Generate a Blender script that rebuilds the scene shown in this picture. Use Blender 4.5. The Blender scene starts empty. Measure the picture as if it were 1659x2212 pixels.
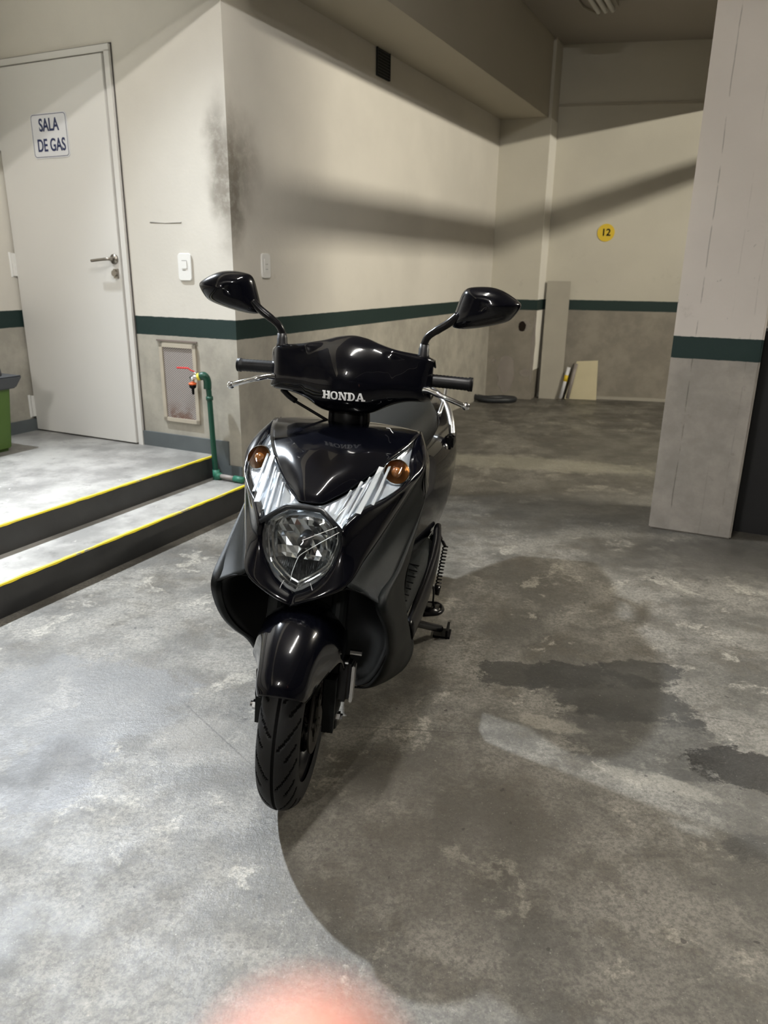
import bpy, bmesh, math, random
from mathutils import Vector, Matrix, Euler
from mathutils import noise as mnoise
random.seed(7)
scn = bpy.context.scene
col = scn.collection

# ------------------------------------------------------------------ camera, light, exposure
FPX, IW, IH = 1600.0, 1659.0, 2212.0
cam_d = bpy.data.cameras.new('camera'); cam = bpy.data.objects.new('camera', cam_d); col.objects.link(cam)
cam_d.sensor_fit = 'VERTICAL'; cam_d.sensor_height = 36.0; cam_d.lens = 36.0 * FPX / IH
down = Vector(((760 - IW / 2) / FPX, (6000 - IH / 2) / FPX, 1.0)).normalized()   # gravity seen by the camera (x right, y down, z ahead)
upc = -down
fwdc = (Vector((0, 0, 1)) - upc * upc.z).normalized()
rightc = down.cross(fwdc)
RW = Matrix((rightc, fwdc, upc))                       # camera axes -> world axes
cx, cy, cz = RW @ Vector((1, 0, 0)), RW @ Vector((0, -1, 0)), RW @ Vector((0, 0, -1))
cam.matrix_world = Matrix(((cx.x, cy.x, cz.x, 0), (cx.y, cy.y, cz.y, 0), (cx.z, cy.z, cz.z, 1.25), (0, 0, 0, 1)))
cam_d.clip_start = 0.01
cam_d.dof.use_dof = True
cam_d.dof.focus_distance = 1.95
cam_d.dof.aperture_fstop = (cam_d.lens / 1000.0) / 0.0052
scn.camera = cam

scn.view_settings.view_transform = 'Standard'; scn.view_settings.look = 'None'
scn.view_settings.gamma = 1.0; scn.view_settings.exposure = 0.0
w = bpy.data.worlds.new('world'); scn.world = w; w.use_nodes = True
w.node_tree.nodes['Background'].inputs[0].default_value = (0.9, 0.95, 1.0, 1)
w.node_tree.nodes['Background'].inputs[1].default_value = 0.006

U = Vector((0.8998, -0.4362, 0)); V = Vector((0.4362, 0.8998, 0))     # the building's own axes
def G(a, b, z=0.0): return U * a + V * b + Vector((0, 0, z))
YAW_B = math.atan2(-0.4362, 0.8998)

# ------------------------------------------------------------------ materials
def new_mat(name):
    m = bpy.data.materials.new(name); m.use_nodes = True
    return m, m.node_tree, m.node_tree.nodes['Principled BSDF']
def N(nt, t, **kw):
    n = nt.nodes.new(t)
    for k, v in kw.items(): setattr(n, k, v)
    return n
def simple(name, colr, rough=0.5, metal=0.0, coat=0.0, bump=0.0, bscale=60, var=0.0, vscale=8, spec=0.5):
    m, nt, b = new_mat(name)
    b.inputs['Base Color'].default_value = (*colr, 1); b.inputs['Roughness'].default_value = rough
    b.inputs['Metallic'].default_value = metal; b.inputs['Coat Weight'].default_value = coat
    b.inputs['Coat Roughness'].default_value = 0.03; b.inputs['Specular IOR Level'].default_value = spec
    tc = N(nt, 'ShaderNodeTexCoord')
    if var:
        n = N(nt, 'ShaderNodeTexNoise'); n.inputs['Scale'].default_value = vscale; n.inputs['Detail'].default_value = 6
        nt.links.new(tc.outputs['Object'], n.inputs['Vector'])
        mx = N(nt, 'ShaderNodeMix', data_type='RGBA')
        mx.inputs[6].default_value = (*[c * (1 - var) for c in colr], 1); mx.inputs[7].default_value = (*[min(1, c * (1 + var)) for c in colr], 1)
        nt.links.new(n.outputs['Fac'], mx.inputs[0]); nt.links.new(mx.outputs[2], b.inputs['Base Color'])
    if bump:
        n = N(nt, 'ShaderNodeTexNoise'); n.inputs['Scale'].default_value = bscale; n.inputs['Detail'].default_value = 4
        nt.links.new(tc.outputs['Object'], n.inputs['Vector'])
        bp = N(nt, 'ShaderNodeBump'); bp.inputs['Strength'].default_value = bump; bp.inputs['Distance'].default_value = 0.003
        nt.links.new(n.outputs['Fac'], bp.inputs['Height']); nt.links.new(bp.outputs[0], b.inputs['Normal'])
    return m
class NT:
    """small helper for maths on node sockets"""
    def __init__(s, nt): s.nt = nt; s.pos = N(nt, 'ShaderNodeNewGeometry').outputs['Position']
    def set(s, n, i, v):
        if hasattr(v, 'is_output') or isinstance(v, bpy.types.NodeSocket): s.nt.links.new(v, n.inputs[i])
        else: n.inputs[i].default_value = v
    def m(s, op, a, b=0.0, c=None, clamp=False):
        n = N(s.nt, 'ShaderNodeMath', operation=op, use_clamp=clamp); s.set(n, 0, a); s.set(n, 1, b)
        if c is not None: s.set(n, 2, c)
        return n.outputs[0]
    def noise(s, scale, detail=5, rough=0.55, vec=None, out='Fac'):
        n = N(s.nt, 'ShaderNodeTexNoise'); n.inputs['Scale'].default_value = scale; n.inputs['Detail'].default_value = detail
        n.inputs['Roughness'].default_value = rough; s.nt.links.new(vec or s.pos, n.inputs['Vector']); return n.outputs[out]
    def ramp(s, v, lo, hi, a=0.0, b=1.0):
        n = N(s.nt, 'ShaderNodeMapRange', interpolation_type='SMOOTHSTEP'); s.set(n, 0, v)
        for i, x in enumerate((lo, hi, a, b)): n.inputs[i + 1].default_value = x
        return n.outputs[0]
    def mix(s, f, a, b, mode='MIX'):
        n = N(s.nt, 'ShaderNodeMix', data_type='RGBA', blend_type=mode)
        s.set(n, 0, f)
        for i, x in ((6, a), (7, b)):
            if isinstance(x, tuple): n.inputs[i].default_value = (*x[:3], 1)
            else: s.nt.links.new(x, n.inputs[i])
        return n.outputs[2]
    def xyz(s, vec=None):
        n = N(s.nt, 'ShaderNodeSeparateXYZ'); s.nt.links.new(vec or s.pos, n.inputs[0]); return n.outputs
    def dist(s, p, scale=(1, 1, 1), rot=0.0, warp=None):
        """length of (position - p) in a rotated, scaled frame"""
        v = N(s.nt, 'ShaderNodeVectorMath', operation='SUBTRACT'); s.nt.links.new(warp or s.pos, v.inputs[0]); v.inputs[1].default_value = p
        r = N(s.nt, 'ShaderNodeVectorRotate', rotation_type='Z_AXIS'); s.nt.links.new(v.outputs[0], r.inputs['Vector']); r.inputs['Angle'].default_value = rot
        k = N(s.nt, 'ShaderNodeVectorMath', operation='MULTIPLY'); s.nt.links.new(r.outputs[0], k.inputs[0]); k.inputs[1].default_value = scale
        l = N(s.nt, 'ShaderNodeVectorMath', operation='LENGTH'); s.nt.links.new(k.outputs[0], l.inputs[0]); return l.outputs['Value']
    def warped(s, scale, amt):
        n = N(s.nt, 'ShaderNodeTexNoise'); n.inputs['Scale'].default_value = scale; n.inputs['Detail'].default_value = 6; s.nt.links.new(s.pos, n.inputs['Vector'])
        a = N(s.nt, 'ShaderNodeVectorMath', operation='SUBTRACT'); s.nt.links.new(n.outputs['Color'], a.inputs[0]); a.inputs[1].default_value = (0.5, 0.5, 0.5)
        k = N(s.nt, 'ShaderNodeVectorMath', operation='SCALE'); s.nt.links.new(a.outputs[0], k.inputs[0]); k.inputs['Scale'].default_value = amt
        p = N(s.nt, 'ShaderNodeVectorMath', operation='ADD'); s.nt.links.new(k.outputs[0], p.inputs[0]); s.nt.links.new(s.pos, p.inputs[1]); return p.outputs[0]
    def bump(s, h, strength, dist, bsdf):
        bp = N(s.nt, 'ShaderNodeBump'); bp.inputs['Strength'].default_value = strength; bp.inputs['Distance'].default_value = dist
        s.nt.links.new(h, bp.inputs['Height']); s.nt.links.new(bp.outputs[0], bsdf.inputs['Normal'])

CREAM = (0.66, 0.625, 0.56); DADO = (0.40, 0.375, 0.32); GREEN = (0.005, 0.022, 0.019)
def wall_material(name, soot=False, scuffs=0.5, cream=CREAM, dado=DADO, top=0.988, bot=0.888, seams=False):
    m, nt, b = new_mat(name); t = NT(nt)
    z = t.xyz()[2]
    zz = t.m('ADD', z, t.m('MULTIPLY', t.m('SUBTRACT', t.noise(40, 3), 0.5), 0.006))
    big = t.noise(1.4, 5)
    up = t.mix(t.ramp(big, 0.3, 0.7), tuple(c * 0.94 for c in cream), tuple(c * 1.04 for c in cream))
    dn = t.mix(t.ramp(t.noise(5, 8, 0.65), 0.35, 0.7), tuple(c * 0.82 for c in dado), tuple(c * 1.12 for c in dado))
    dn = t.mix(t.ramp(t.noise(16, 8, 0.7), 0.62, 0.76, 0, 0.7 * scuffs), dn, tuple(c * 0.45 for c in dado))
    sc = t.ramp(t.noise(7, 8, 0.7), 0.60, 0.80, 0, 0.5 * scuffs)
    low = t.ramp(z, 1.9, 1.0)
    up = t.mix(t.m('MULTIPLY', sc, low), up, (0.2, 0.18, 0.14))
    if seams:                                                   # board marks of the formwork
        for k, off in enumerate((0.10, 0.24, 0.33)):
            d = N(nt, 'ShaderNodeVectorMath', operation='DOT_PRODUCT'); nt.links.new(t.pos, d.inputs[0]); d.inputs[1].default_value = U
            q = t.m('ABSOLUTE', t.m('SUBTRACT', t.m('ADD', d.outputs['Value'], t.m('MULTIPLY', t.m('SUBTRACT', t.noise(3, 4), 0.5), 0.02)), -0.35 + off))
            ln = t.m('MULTIPLY', t.ramp(q, 0.004, 0.001), t.ramp(t.noise(9, 3), 0.42, 0.55, 0, (0.5, 0.12, 0.18)[k]))
            up = t.mix(ln, up, (0.16, 0.14, 0.12)); dn = t.mix(ln, dn, (0.05, 0.045, 0.04))
        spots = t.ramp(t.noise(28, 3, 0.5), 0.70, 0.76, 0, 0.7)
        up = t.mix(t.m('MULTIPLY', spots, t.ramp(z, 1.6, 1.1)), up, (0.13, 0.12, 0.10))
    c = t.mix(t.ramp(zz, bot - 0.002, bot + 0.002), dn, GREEN)
    c = t.mix(t.ramp(zz, top - 0.002, top + 0.002), c, up)
    if soot:                                                    # brown soot rubbed on either side of the corner
        wv = t.warped(6, 0.16)
        d1 = t.dist((-0.835, 4.0, 1.74), (9.0, 3.2, 3.0), -YAW_B, wv)
        d2 = t.dist((-0.775, 4.01, 1.66), (8.0, 9.5, 2.7), -YAW_B, wv)
        s1 = t.ramp(d1, 1.25, 0.2, 0, 0.75); s2 = t.ramp(d2, 1.2, 0.3, 0, 0.75)
        st = t.m('MAXIMUM', s1, s2); st = t.m('MULTIPLY', st, t.ramp(t.noise(22, 6, 0.7), 0.2, 0.6, 0.5, 1.0))
        c = t.mix(st, c, (0.115, 0.092, 0.062))
    nt.links.new(c, b.inputs['Base Color']); b.inputs['Roughness'].default_value = 0.72
    t.bump(t.noise(55, 5), 0.25, 0.004, b)
    return m
def floor_material():
    m, nt, b = new_mat('stained_shaded_concrete'); t = NT(nt)
    wv = t.warped(3.0, 0.30); wf = t.warped(14.0, 0.09)
    base = t.mix(t.ramp(t.noise(2.6, 12, 0.68), 0.40, 0.60), (0.085, 0.079, 0.068), (0.205, 0.192, 0.166))
    base = t.mix(t.ramp(t.noise(5.5, 9, 0.68), 0.52, 0.60, 0, 0.6), base, (0.085, 0.074, 0.058))
    base = t.mix(t.ramp(t.noise(4.3, 9, 0.72, vec=wv), 0.56, 0.62, 0, 0.7), base, (0.34, 0.318, 0.268))
    fine = t.noise(75, 8, 0.75)
    base = t.mix(t.ramp(fine, 0.40, 0.56), t.mix(0.55, base, (0.055, 0.052, 0.046)), base)
    base = t.mix(t.ramp(t.noise(26, 9, 0.8), 0.52, 0.60, 0, 0.55), base, (0.07, 0.065, 0.056))
    base = t.mix(t.ramp(t.noise(160, 4, 0.7), 0.62, 0.72, 0, 0.5), base, (0.55, 0.53, 0.48))
    # worn film and stains, plus some patches of painted shade and light: each patch sits where the photograph shows it, edges broken up by noise
    def patch(p, rx, ry, rot, strength, colr, soft=0.06, thr=None, wp=wf):
        nonlocal base
        d = t.dist((p[0], p[1], 0), (1 / rx, 1 / ry, 0), rot, wp)
        mk = t.ramp(t.m('ADD', d, t.m('MULTIPLY', t.m('SUBTRACT', t.noise(9, 10, 0.8), 0.5), 2.2)), 1.0 + soft, 1.0 - soft, 0, strength)
        base = t.mix(mk, base, colr)
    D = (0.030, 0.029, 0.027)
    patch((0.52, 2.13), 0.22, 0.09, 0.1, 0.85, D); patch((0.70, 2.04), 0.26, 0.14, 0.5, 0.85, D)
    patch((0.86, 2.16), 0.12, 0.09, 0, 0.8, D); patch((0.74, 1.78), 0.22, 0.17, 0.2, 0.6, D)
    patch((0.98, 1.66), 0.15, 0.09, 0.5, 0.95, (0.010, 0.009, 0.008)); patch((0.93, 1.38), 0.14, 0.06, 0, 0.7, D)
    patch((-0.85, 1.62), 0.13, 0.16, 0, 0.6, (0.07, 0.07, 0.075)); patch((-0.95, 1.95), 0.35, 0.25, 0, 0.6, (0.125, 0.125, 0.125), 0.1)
    patch((1.75, 3.15), 0.75, 0.28, 0.15, 0.75, (0.045, 0.042, 0.037), 0.35); patch((1.12, 4.0), 0.5, 0.38, 0, 0.6, (0.075, 0.07, 0.06), 0.4); patch((1.9, 5.2), 0.6, 0.7, 0, 0.5, (0.09, 0.085, 0.07), 0.4)  # pillar's shade painted on the floor; the farthest patch is just darker
    patch((0.47, 1.87), 0.10, 0.03, 0.35, 0.45, (0.30, 0.28, 0.235), 0.3); patch((0.72, 1.60), 0.16, 0.03, 0.45, 0.4, (0.30, 0.28, 0.235), 0.3); patch((-0.45, 1.75), 0.18, 0.10, 0.2, 0.35, (0.27, 0.25, 0.215), 0.3); patch((0.15, 1.45), 0.34, 0.28, 0, 0.45, (0.075, 0.065, 0.052), 0.4); patch((0.95, 4.95), 0.8, 0.18, 0.2, 0.4, (0.40, 0.38, 0.30), 0.3)  # last patch paints in the lit floor band behind the pillar's shade
    base = t.mix(t.ramp(t.noise(115, 7, 0.8), 0.50, 0.57, 0, 0.42), base, (0.045, 0.042, 0.037))
    base = t.mix(t.ramp(t.noise(90, 7, 0.8), 0.60, 0.64, 0, 0.35), base, (0.40, 0.38, 0.34))
    # scratched lines
    for p, r, L in (((-0.47, 1.80), 0.85, 0.22), ((1.0, 1.9), 0.3, 0.1), ((0.1, 1.82), 0.08, 0.2)):
        d = t.dist((p[0], p[1], 0), (1 / L, 400, 0), r)
        base = t.mix(t.ramp(d, 1.1, 0.9, 0, 0.6), base, (0.05, 0.045, 0.04))
    pits = t.ramp(t.noise(34, 2, 0.4), 0.73, 0.76, 0, 0.85)
    base = t.mix(pits, base, (0.035, 0.032, 0.028))
    nt.links.new(base, b.inputs['Base Color'])
    nt.links.new(t.ramp(t.noise(5, 8, 0.65), 0.3, 0.7, 0.34, 0.60), b.inputs['Roughness'])
    t.bump(t.m('ADD', t.noise(60, 8, 0.7), t.m('MULTIPLY', t.noise(220, 3), 0.4)), 0.35, 0.004, b)
    return m
def step_material():
    m, nt, b = new_mat('worn_grey_step_paint'); t = NT(nt)
    c = t.mix(t.ramp(t.noise(3.5, 8, 0.65), 0.35, 0.65), (0.17, 0.165, 0.155), (0.33, 0.32, 0.30))
    c = t.mix(t.ramp(t.noise(13, 6, 0.7), 0.66, 0.72, 0, 0.8), c, (0.55, 0.52, 0.48))
    c = t.mix(t.ramp(t.noise(8, 8, 0.7), 0.56, 0.7, 0, 0.6), c, (0.08, 0.075, 0.07))
    nt.links.new(c, b.inputs['Base Color']); b.inputs['Roughness'].default_value = 0.45
    t.bump(t.noise(60, 6), 0.2, 0.004, b); return m
def yellow_material():
    m, nt, b = new_mat('chipped_yellow_paint'); t = NT(nt)
    c = t.mix(t.ramp(t.noise(15, 6, 0.7), 0.50, 0.56), (0.72, 0.56, 0.03), (0.30, 0.28, 0.24))
    c = t.mix(t.ramp(t.noise(3, 3), 0.50, 0.60), (0.70, 0.56, 0.03), c)
    nt.links.new(c, b.inputs['Base Color']); b.inputs['Roughness'].default_value = 0.5; return m

M = {}
M['wall'] = wall_material('cream_wall_paint', soot=True)
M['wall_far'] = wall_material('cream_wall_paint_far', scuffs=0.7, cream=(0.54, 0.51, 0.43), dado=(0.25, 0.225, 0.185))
M['pillar'] = wall_material('cream_pillar_paint', scuffs=0.8, cream=(0.60, 0.55, 0.50), dado=(0.33, 0.30, 0.265), seams=True, top=0.97, bot=0.868)
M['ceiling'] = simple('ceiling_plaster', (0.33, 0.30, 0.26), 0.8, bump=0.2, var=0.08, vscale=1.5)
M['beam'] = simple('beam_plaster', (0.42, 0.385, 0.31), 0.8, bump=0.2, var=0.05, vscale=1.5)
M['dim_wall'] = simple('darkened_wall_paint', (0.16, 0.15, 0.14), 0.8, bump=0.2)  # unseen walls darkened in colour to cut bounce light and reflections
M['floor'] = floor_material(); M['step'] = step_material(); M['yellow'] = yellow_material()
M['riser'] = simple('black_riser_paint', (0.022, 0.022, 0.022), 0.55, var=0.5, vscale=9, bump=0.1)
M['skirting'] = simple('grey_skirting_paint', (0.105, 0.12, 0.125), 0.55, var=0.2, vscale=9)
M['door'] = simple('white_door_enamel', (0.72, 0.70, 0.665), 0.42, var=0.03, vscale=2)
M['doorgap'] = simple('dark_gap', (0.09, 0.08, 0.075), 0.9)
M['white_plastic'] = simple('white_plastic', (0.78, 0.77, 0.74), 0.35)
M['sign'] = simple('sign_white', (0.74, 0.74, 0.76), 0.4)
M['sign_blue'] = simple('sign_navy', (0.02, 0.03, 0.10), 0.5)
M['brass'] = simple('worn_nickel', (0.34, 0.31, 0.27), 0.35, metal=1)
M['dark'] = simple('dark_void', (0.012, 0.012, 0.013), 0.7)
M['green_pipe'] = simple('green_pipe_paint', (0.006, 0.060, 0.036), 0.4, var=0.2, vscale=20)
M['grey_pipe'] = simple('scuffed_pipe', (0.28, 0.25, 0.23), 0.5, var=0.3, vscale=30)
M['red'] = simple('red_enamel', (0.55, 0.03, 0.03), 0.4)
M['orange'] = simple('orange_plastic', (0.75, 0.13, 0.03), 0.5)
M['yellowpl'] = simple('yellow_tag', (0.80, 0.66, 0.06), 0.5)
M['sticker'] = simple('yellow_disc', (0.72, 0.50, 0.02), 0.5)
M['plank'] = simple('grey_board', (0.36, 0.335, 0.28), 0.75, var=0.12, vscale=5)
M['cream_board'] = simple('cream_board', (0.55, 0.49, 0.32), 0.65, var=0.15, vscale=6)
M['bin_green'] = simple('bin_green', (0.05, 0.10, 0.012), 0.5)
M['bin_black'] = simple('bin_black', (0.02, 0.022, 0.025), 0.45)
M['bin_grey'] = simple('bin_grey', (0.05, 0.053, 0.058), 0.5)
M['steel'] = simple('brushed_steel', (0.5, 0.5, 0.5), 0.3, metal=1)
# scooter
M['gloss'] = simple('black_gloss_lacquer', (0.0016, 0.0018, 0.0036), 0.20, coat=0.8, spec=0.08)
M['gloss'].node_tree.nodes['Principled BSDF'].inputs['Coat IOR'].default_value = 1.42
M['matte'] = simple('charcoal_textured_plastic', (0.0065, 0.0078, 0.0080), 0.48, spec=0.16, bump=0.25, bscale=900)
M['seat'] = simple('black_vinyl', (0.009, 0.010, 0.010), 0.5, spec=0.18, bump=0.3, bscale=500)
M['rubber'] = simple('tyre_rubber', (0.0085, 0.0085, 0.009), 0.6, spec=0.3, bump=0.1, bscale=300)
M['groove_shade'] = simple('shaded_tyre_groove', (0.0012, 0.0012, 0.0013), 0.8, spec=0.1)  # shade inside the tread grooves put into a darker colour
M['grip'] = simple('grip_rubber', (0.006, 0.006, 0.007), 0.4, spec=0.25)
M['black'] = simple('black_plastic', (0.003, 0.003, 0.0035), 0.45, spec=0.12)
M['paintblack'] = simple('black_painted_metal', (0.004, 0.004, 0.005), 0.25, spec=0.3)
M['chrome'] = simple('chrome', (0.78, 0.80, 0.83), 0.10, metal=1)
M['reflector'] = simple('headlamp_reflector', (0.62, 0.65, 0.68), 0.13, metal=1)
def facet_bump(m, scale, strength):
    nt = m.node_tree; b = nt.nodes['Principled BSDF']; tc = N(nt, 'ShaderNodeTexCoord'); v = N(nt, 'ShaderNodeTexVoronoi', feature='F1'); v.inputs['Scale'].default_value = scale
    mp = N(nt, 'ShaderNodeMapping'); mp.inputs['Scale'].default_value = (1.6, 0.5, 0.5); nt.links.new(tc.outputs['Object'], mp.inputs[0]); nt.links.new(mp.outputs[0], v.inputs['Vector'])
    bp = N(nt, 'ShaderNodeBump'); bp.inputs['Strength'].default_value = strength; bp.inputs['Distance'].default_value = 0.01; nt.links.new(v.outputs['Distance'], bp.inputs['Height']); nt.links.new(bp.outputs[0], b.inputs['Normal'])
M['wing'] = simple('lamp_wing_chrome', (0.70, 0.74, 0.80), 0.28, metal=0.5); facet_bump(M['wing'], 40, 0.35)
M['satin'] = simple('satin_aluminium', (0.62, 0.62, 0.62), 0.30, metal=1)
M['discsteel'] = simple('brake_disc_steel', (0.06, 0.055, 0.05), 0.4, metal=0.8)
M['amber'] = simple('amber_bulb', (0.28, 0.10, 0.02), 0.15, coat=1)
M['lampdark'] = simple('lamp_dark_trim', (0.012, 0.014, 0.017), 0.3)
M['letter'] = simple('silver_letter', (0.92, 0.92, 0.93), 0.4)
M['finw'] = simple('bright_silver', (0.85, 0.88, 0.92), 0.2, metal=0.4)
M['mirrorglass'] = simple('mirror_glass', (0.8, 0.8, 0.8), 0.02, metal=1)
def glass():
    m, nt, b = new_mat('clear_lens'); out = nt.nodes['Material Output']
    tr = N(nt, 'ShaderNodeBsdfTransparent'); tr.inputs[0].default_value = (0.93, 0.95, 0.96, 1)
    gl = N(nt, 'ShaderNodeBsdfGlossy'); gl.inputs['Roughness'].default_value = 0.02
    lw = N(nt, 'ShaderNodeLayerWeight'); lw.inputs[0].default_value = 0.5; T_ = NT(nt)
    fr = T_.m('MULTIPLY_ADD', T_.m('POWER', lw.outputs['Facing'], 4.0), 0.6, 0.05)
    mx = N(nt, 'ShaderNodeMixShader'); nt.links.new(fr, mx.inputs[0]); nt.links.new(tr.outputs[0], mx.inputs[1]); nt.links.new(gl.outputs[0], mx.inputs[2])
    nt.links.new(mx.outputs[0], out.inputs[0]); return m
M['glass'] = glass()
def ribbed():
    m, nt, b = new_mat('ribbed_reflector')
    b.inputs['Base Color'].default_value = (0.10, 0.105, 0.11, 1); b.inputs['Metallic'].default_value = 1; b.inputs['Roughness'].default_value = 0.25
    tc = N(nt, 'ShaderNodeTexCoord'); wv = N(nt, 'ShaderNodeTexWave', wave_type='BANDS', bands_direction='X'); wv.inputs['Scale'].default_value = 62
    nt.links.new(tc.outputs['Object'], wv.inputs[0])
    bp = N(nt, 'ShaderNodeBump'); bp.inputs['Distance'].default_value = 0.004; nt.links.new(wv.outputs['Fac'], bp.inputs['Height']); nt.links.new(bp.outputs[0], b.inputs['Normal'])
    return m
M['ribbed'] = ribbed()
def emit(name, colr, s):
    m, nt, b = new_mat(name); b.inputs['Base Color'].default_value = (*colr, 1)
    b.inputs['Emission Color'].default_value = (*colr, 1); b.inputs['Emission Strength'].default_value = s; return m
def mesh_screen():
    m, nt, b = new_mat('expanded_metal_screen'); t = NT(nt)
    tc = N(nt, 'ShaderNodeTexCoord')
    mp = N(nt, 'ShaderNodeMapping'); mp.inputs['Rotation'].default_value = (0, math.radians(35), 0); mp.inputs['Scale'].default_value = (1, 1, 1); nt.links.new(tc.outputs['Object'], mp.inputs[0])
    wv = N(nt, 'ShaderNodeTexWave', wave_type='BANDS', bands_direction='Z'); wv.inputs['Scale'].default_value = 34; nt.links.new(mp.outputs[0], wv.inputs[0])
    c = t.mix(t.ramp(wv.outputs['Fac'], 0.35, 0.6), (0.42, 0.38, 0.36), (0.17, 0.15, 0.14))
    z = t.xyz()[2]
    rust = t.m('MULTIPLY', t.ramp(z, 0.55, 0.42), t.ramp(t.noise(12, 6, 0.7), 0.40, 0.6, 0, 0.9))
    c = t.mix(rust, c, (0.12, 0.045, 0.02))
    nt.links.new(c, b.inputs['Base Color']); b.inputs['Roughness'].default_value = 0.7; return m
M['screen'] = mesh_screen()

# ------------------------------------------------------------------ builders
def obj(name, bm, m, parent=None, smooth=False, loc=None):
    me = bpy.data.meshes.new(name); bm.normal_update(); bm.to_mesh(me); bm.free()
    for mm in (m if isinstance(m, (list, tuple)) else [m]): me.materials.append(mm)
    if smooth: me.polygons.foreach_set('use_smooth', [True] * len(me.polygons))
    o = bpy.data.objects.new(name, me); col.objects.link(o)
    if parent: o.parent = parent
    if loc: o.location = loc
    return o
def tag(o, label, cat, group=None):
    o['label'] = label; o['category'] = cat
    if group: o['group'] = group
    return o
def struct(o): o['kind'] = 'structure'; return o
def empty(name, label, cat, loc=(0, 0, 0), rot=(0, 0, 0), group=None):
    o = bpy.data.objects.new(name, None); col.objects.link(o); o.location = loc; o.rotation_euler = rot; o.empty_display_size = 0.1
    return tag(o, label, cat, group)
def add_box(bm, c, s, rot=None):
    r = bmesh.ops.create_cube(bm, size=1.0)
    mt = Matrix.Translation(c) @ (rot.to_4x4() if rot else Matrix.Identity(4)) @ Matrix.Diagonal((s[0], s[1], s[2], 1))
    bmesh.ops.transform(bm, matrix=mt, verts=r['verts']); return r['verts']
def add_tube(bm, pts, r, seg=12, cap=True):
    pts = [Vector(p) for p in pts]; n = len(pts); rs = r if isinstance(r, (list, tuple)) else [r] * n
    rings = []; prev = None
    for i, p in enumerate(pts):
        d = (pts[min(i + 1, n - 1)] - pts[max(i - 1, 0)]).normalized()
        if prev is None:
            a = d.cross(Vector((0, 0, 1)));
            if a.length < 0.1: a = d.cross(Vector((1, 0, 0)))
        else: a = prev - d * prev.dot(d)
        a.normalize(); prev = a; b = d.cross(a)
        rings.append([bm.verts.new(p + (a * math.cos(2 * math.pi * k / seg) + b * math.sin(2 * math.pi * k / seg)) * rs[i]) for k in range(seg)])
    for i in range(n - 1):
        for k in range(seg):
            bm.faces.new((rings[i][k], rings[i][(k + 1) % seg], rings[i + 1][(k + 1) % seg], rings[i + 1][k]))
    if cap: bm.faces.new(rings[0][::-1]); bm.faces.new(rings[-1])
def smooth_path(pts, n=6):
    P = [Vector(p) for p in pts]; out = []
    for i in range(len(P) - 1):
        p0, p1, p2, p3 = P[max(i - 1, 0)], P[i], P[i + 1], P[min(i + 2, len(P) - 1)]
        for k in range(n):
            t = k / n
            out.append(0.5 * ((2 * p1) + (p2 - p0) * t + (2 * p0 - 5 * p1 + 4 * p2 - p3) * t * t + (3 * p1 - p0 - 3 * p2 + p3) * t ** 3))
    out.append(P[-1]); return out
def prism_ab(name, poly, z0, z1, m, bevel=0.0):
    """polygon in building axes (a, b), extruded between two heights"""
    bm = bmesh.new()
    lo = [bm.verts.new(G(a, b, z0)) for a, b in poly]; hi = [bm.verts.new(G(a, b, z1)) for a, b in poly]
    n = len(poly); bm.faces.new(lo[::-1]); bm.faces.new(hi)
    for i in range(n): bm.faces.new((lo[i], lo[(i + 1) % n], hi[(i + 1) % n], hi[i]))
    bmesh.ops.recalc_face_normals(bm, faces=bm.faces)
    if bevel: bmesh.ops.bevel(bm, geom=[e for e in bm.edges], offset=bevel, segments=2, affect='EDGES')
    return obj(name, bm, m)
def rect(a0, a1, b0, b1): return [(a0, b0), (a1, b0), (a1, b1), (a0, b1)]
def box_ab(bm, a0, a1, b0, b1, z0, z1):
    c = G((a0 + a1) / 2, (b0 + b1) / 2, (z0 + z1) / 2)
    return add_box(bm, c, (abs(a1 - a0), abs(b1 - b0), abs(z1 - z0)), Matrix.Rotation(YAW_B, 3, 'Z'))
def local_box(bm, x0, x1, y0, y1, z0, z1):
    return add_box(bm, ((x0 + x1) / 2, (y0 + y1) / 2, (z0 + z1) / 2), (x1 - x0, y1 - y0, z1 - z0))
def text_mesh(name, body, size, m, parent, loc, rot=(math.pi / 2, 0, 0), sx=1.0, depth=0.0006, bold=0.0):
    cu = bpy.data.curves.new(name, 'FONT'); cu.body = body; cu.size = size; cu.align_x = 'CENTER'; cu.align_y = 'CENTER'; cu.extrude = depth; cu.offset = bold
    tmp = bpy.data.objects.new(name, cu); col.objects.link(tmp); bpy.context.view_layer.update()
    me = bpy.data.meshes.new_from_object(tmp.evaluated_get(bpy.context.evaluated_depsgraph_get())); bpy.data.objects.remove(tmp)
    me.materials.clear(); me.materials.append(m)
    o = bpy.data.objects.new(name, me); col.objects.link(o); o.parent = parent; o.location = loc; o.rotation_euler = rot; o.scale = (sx, 1, 1); return o

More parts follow.
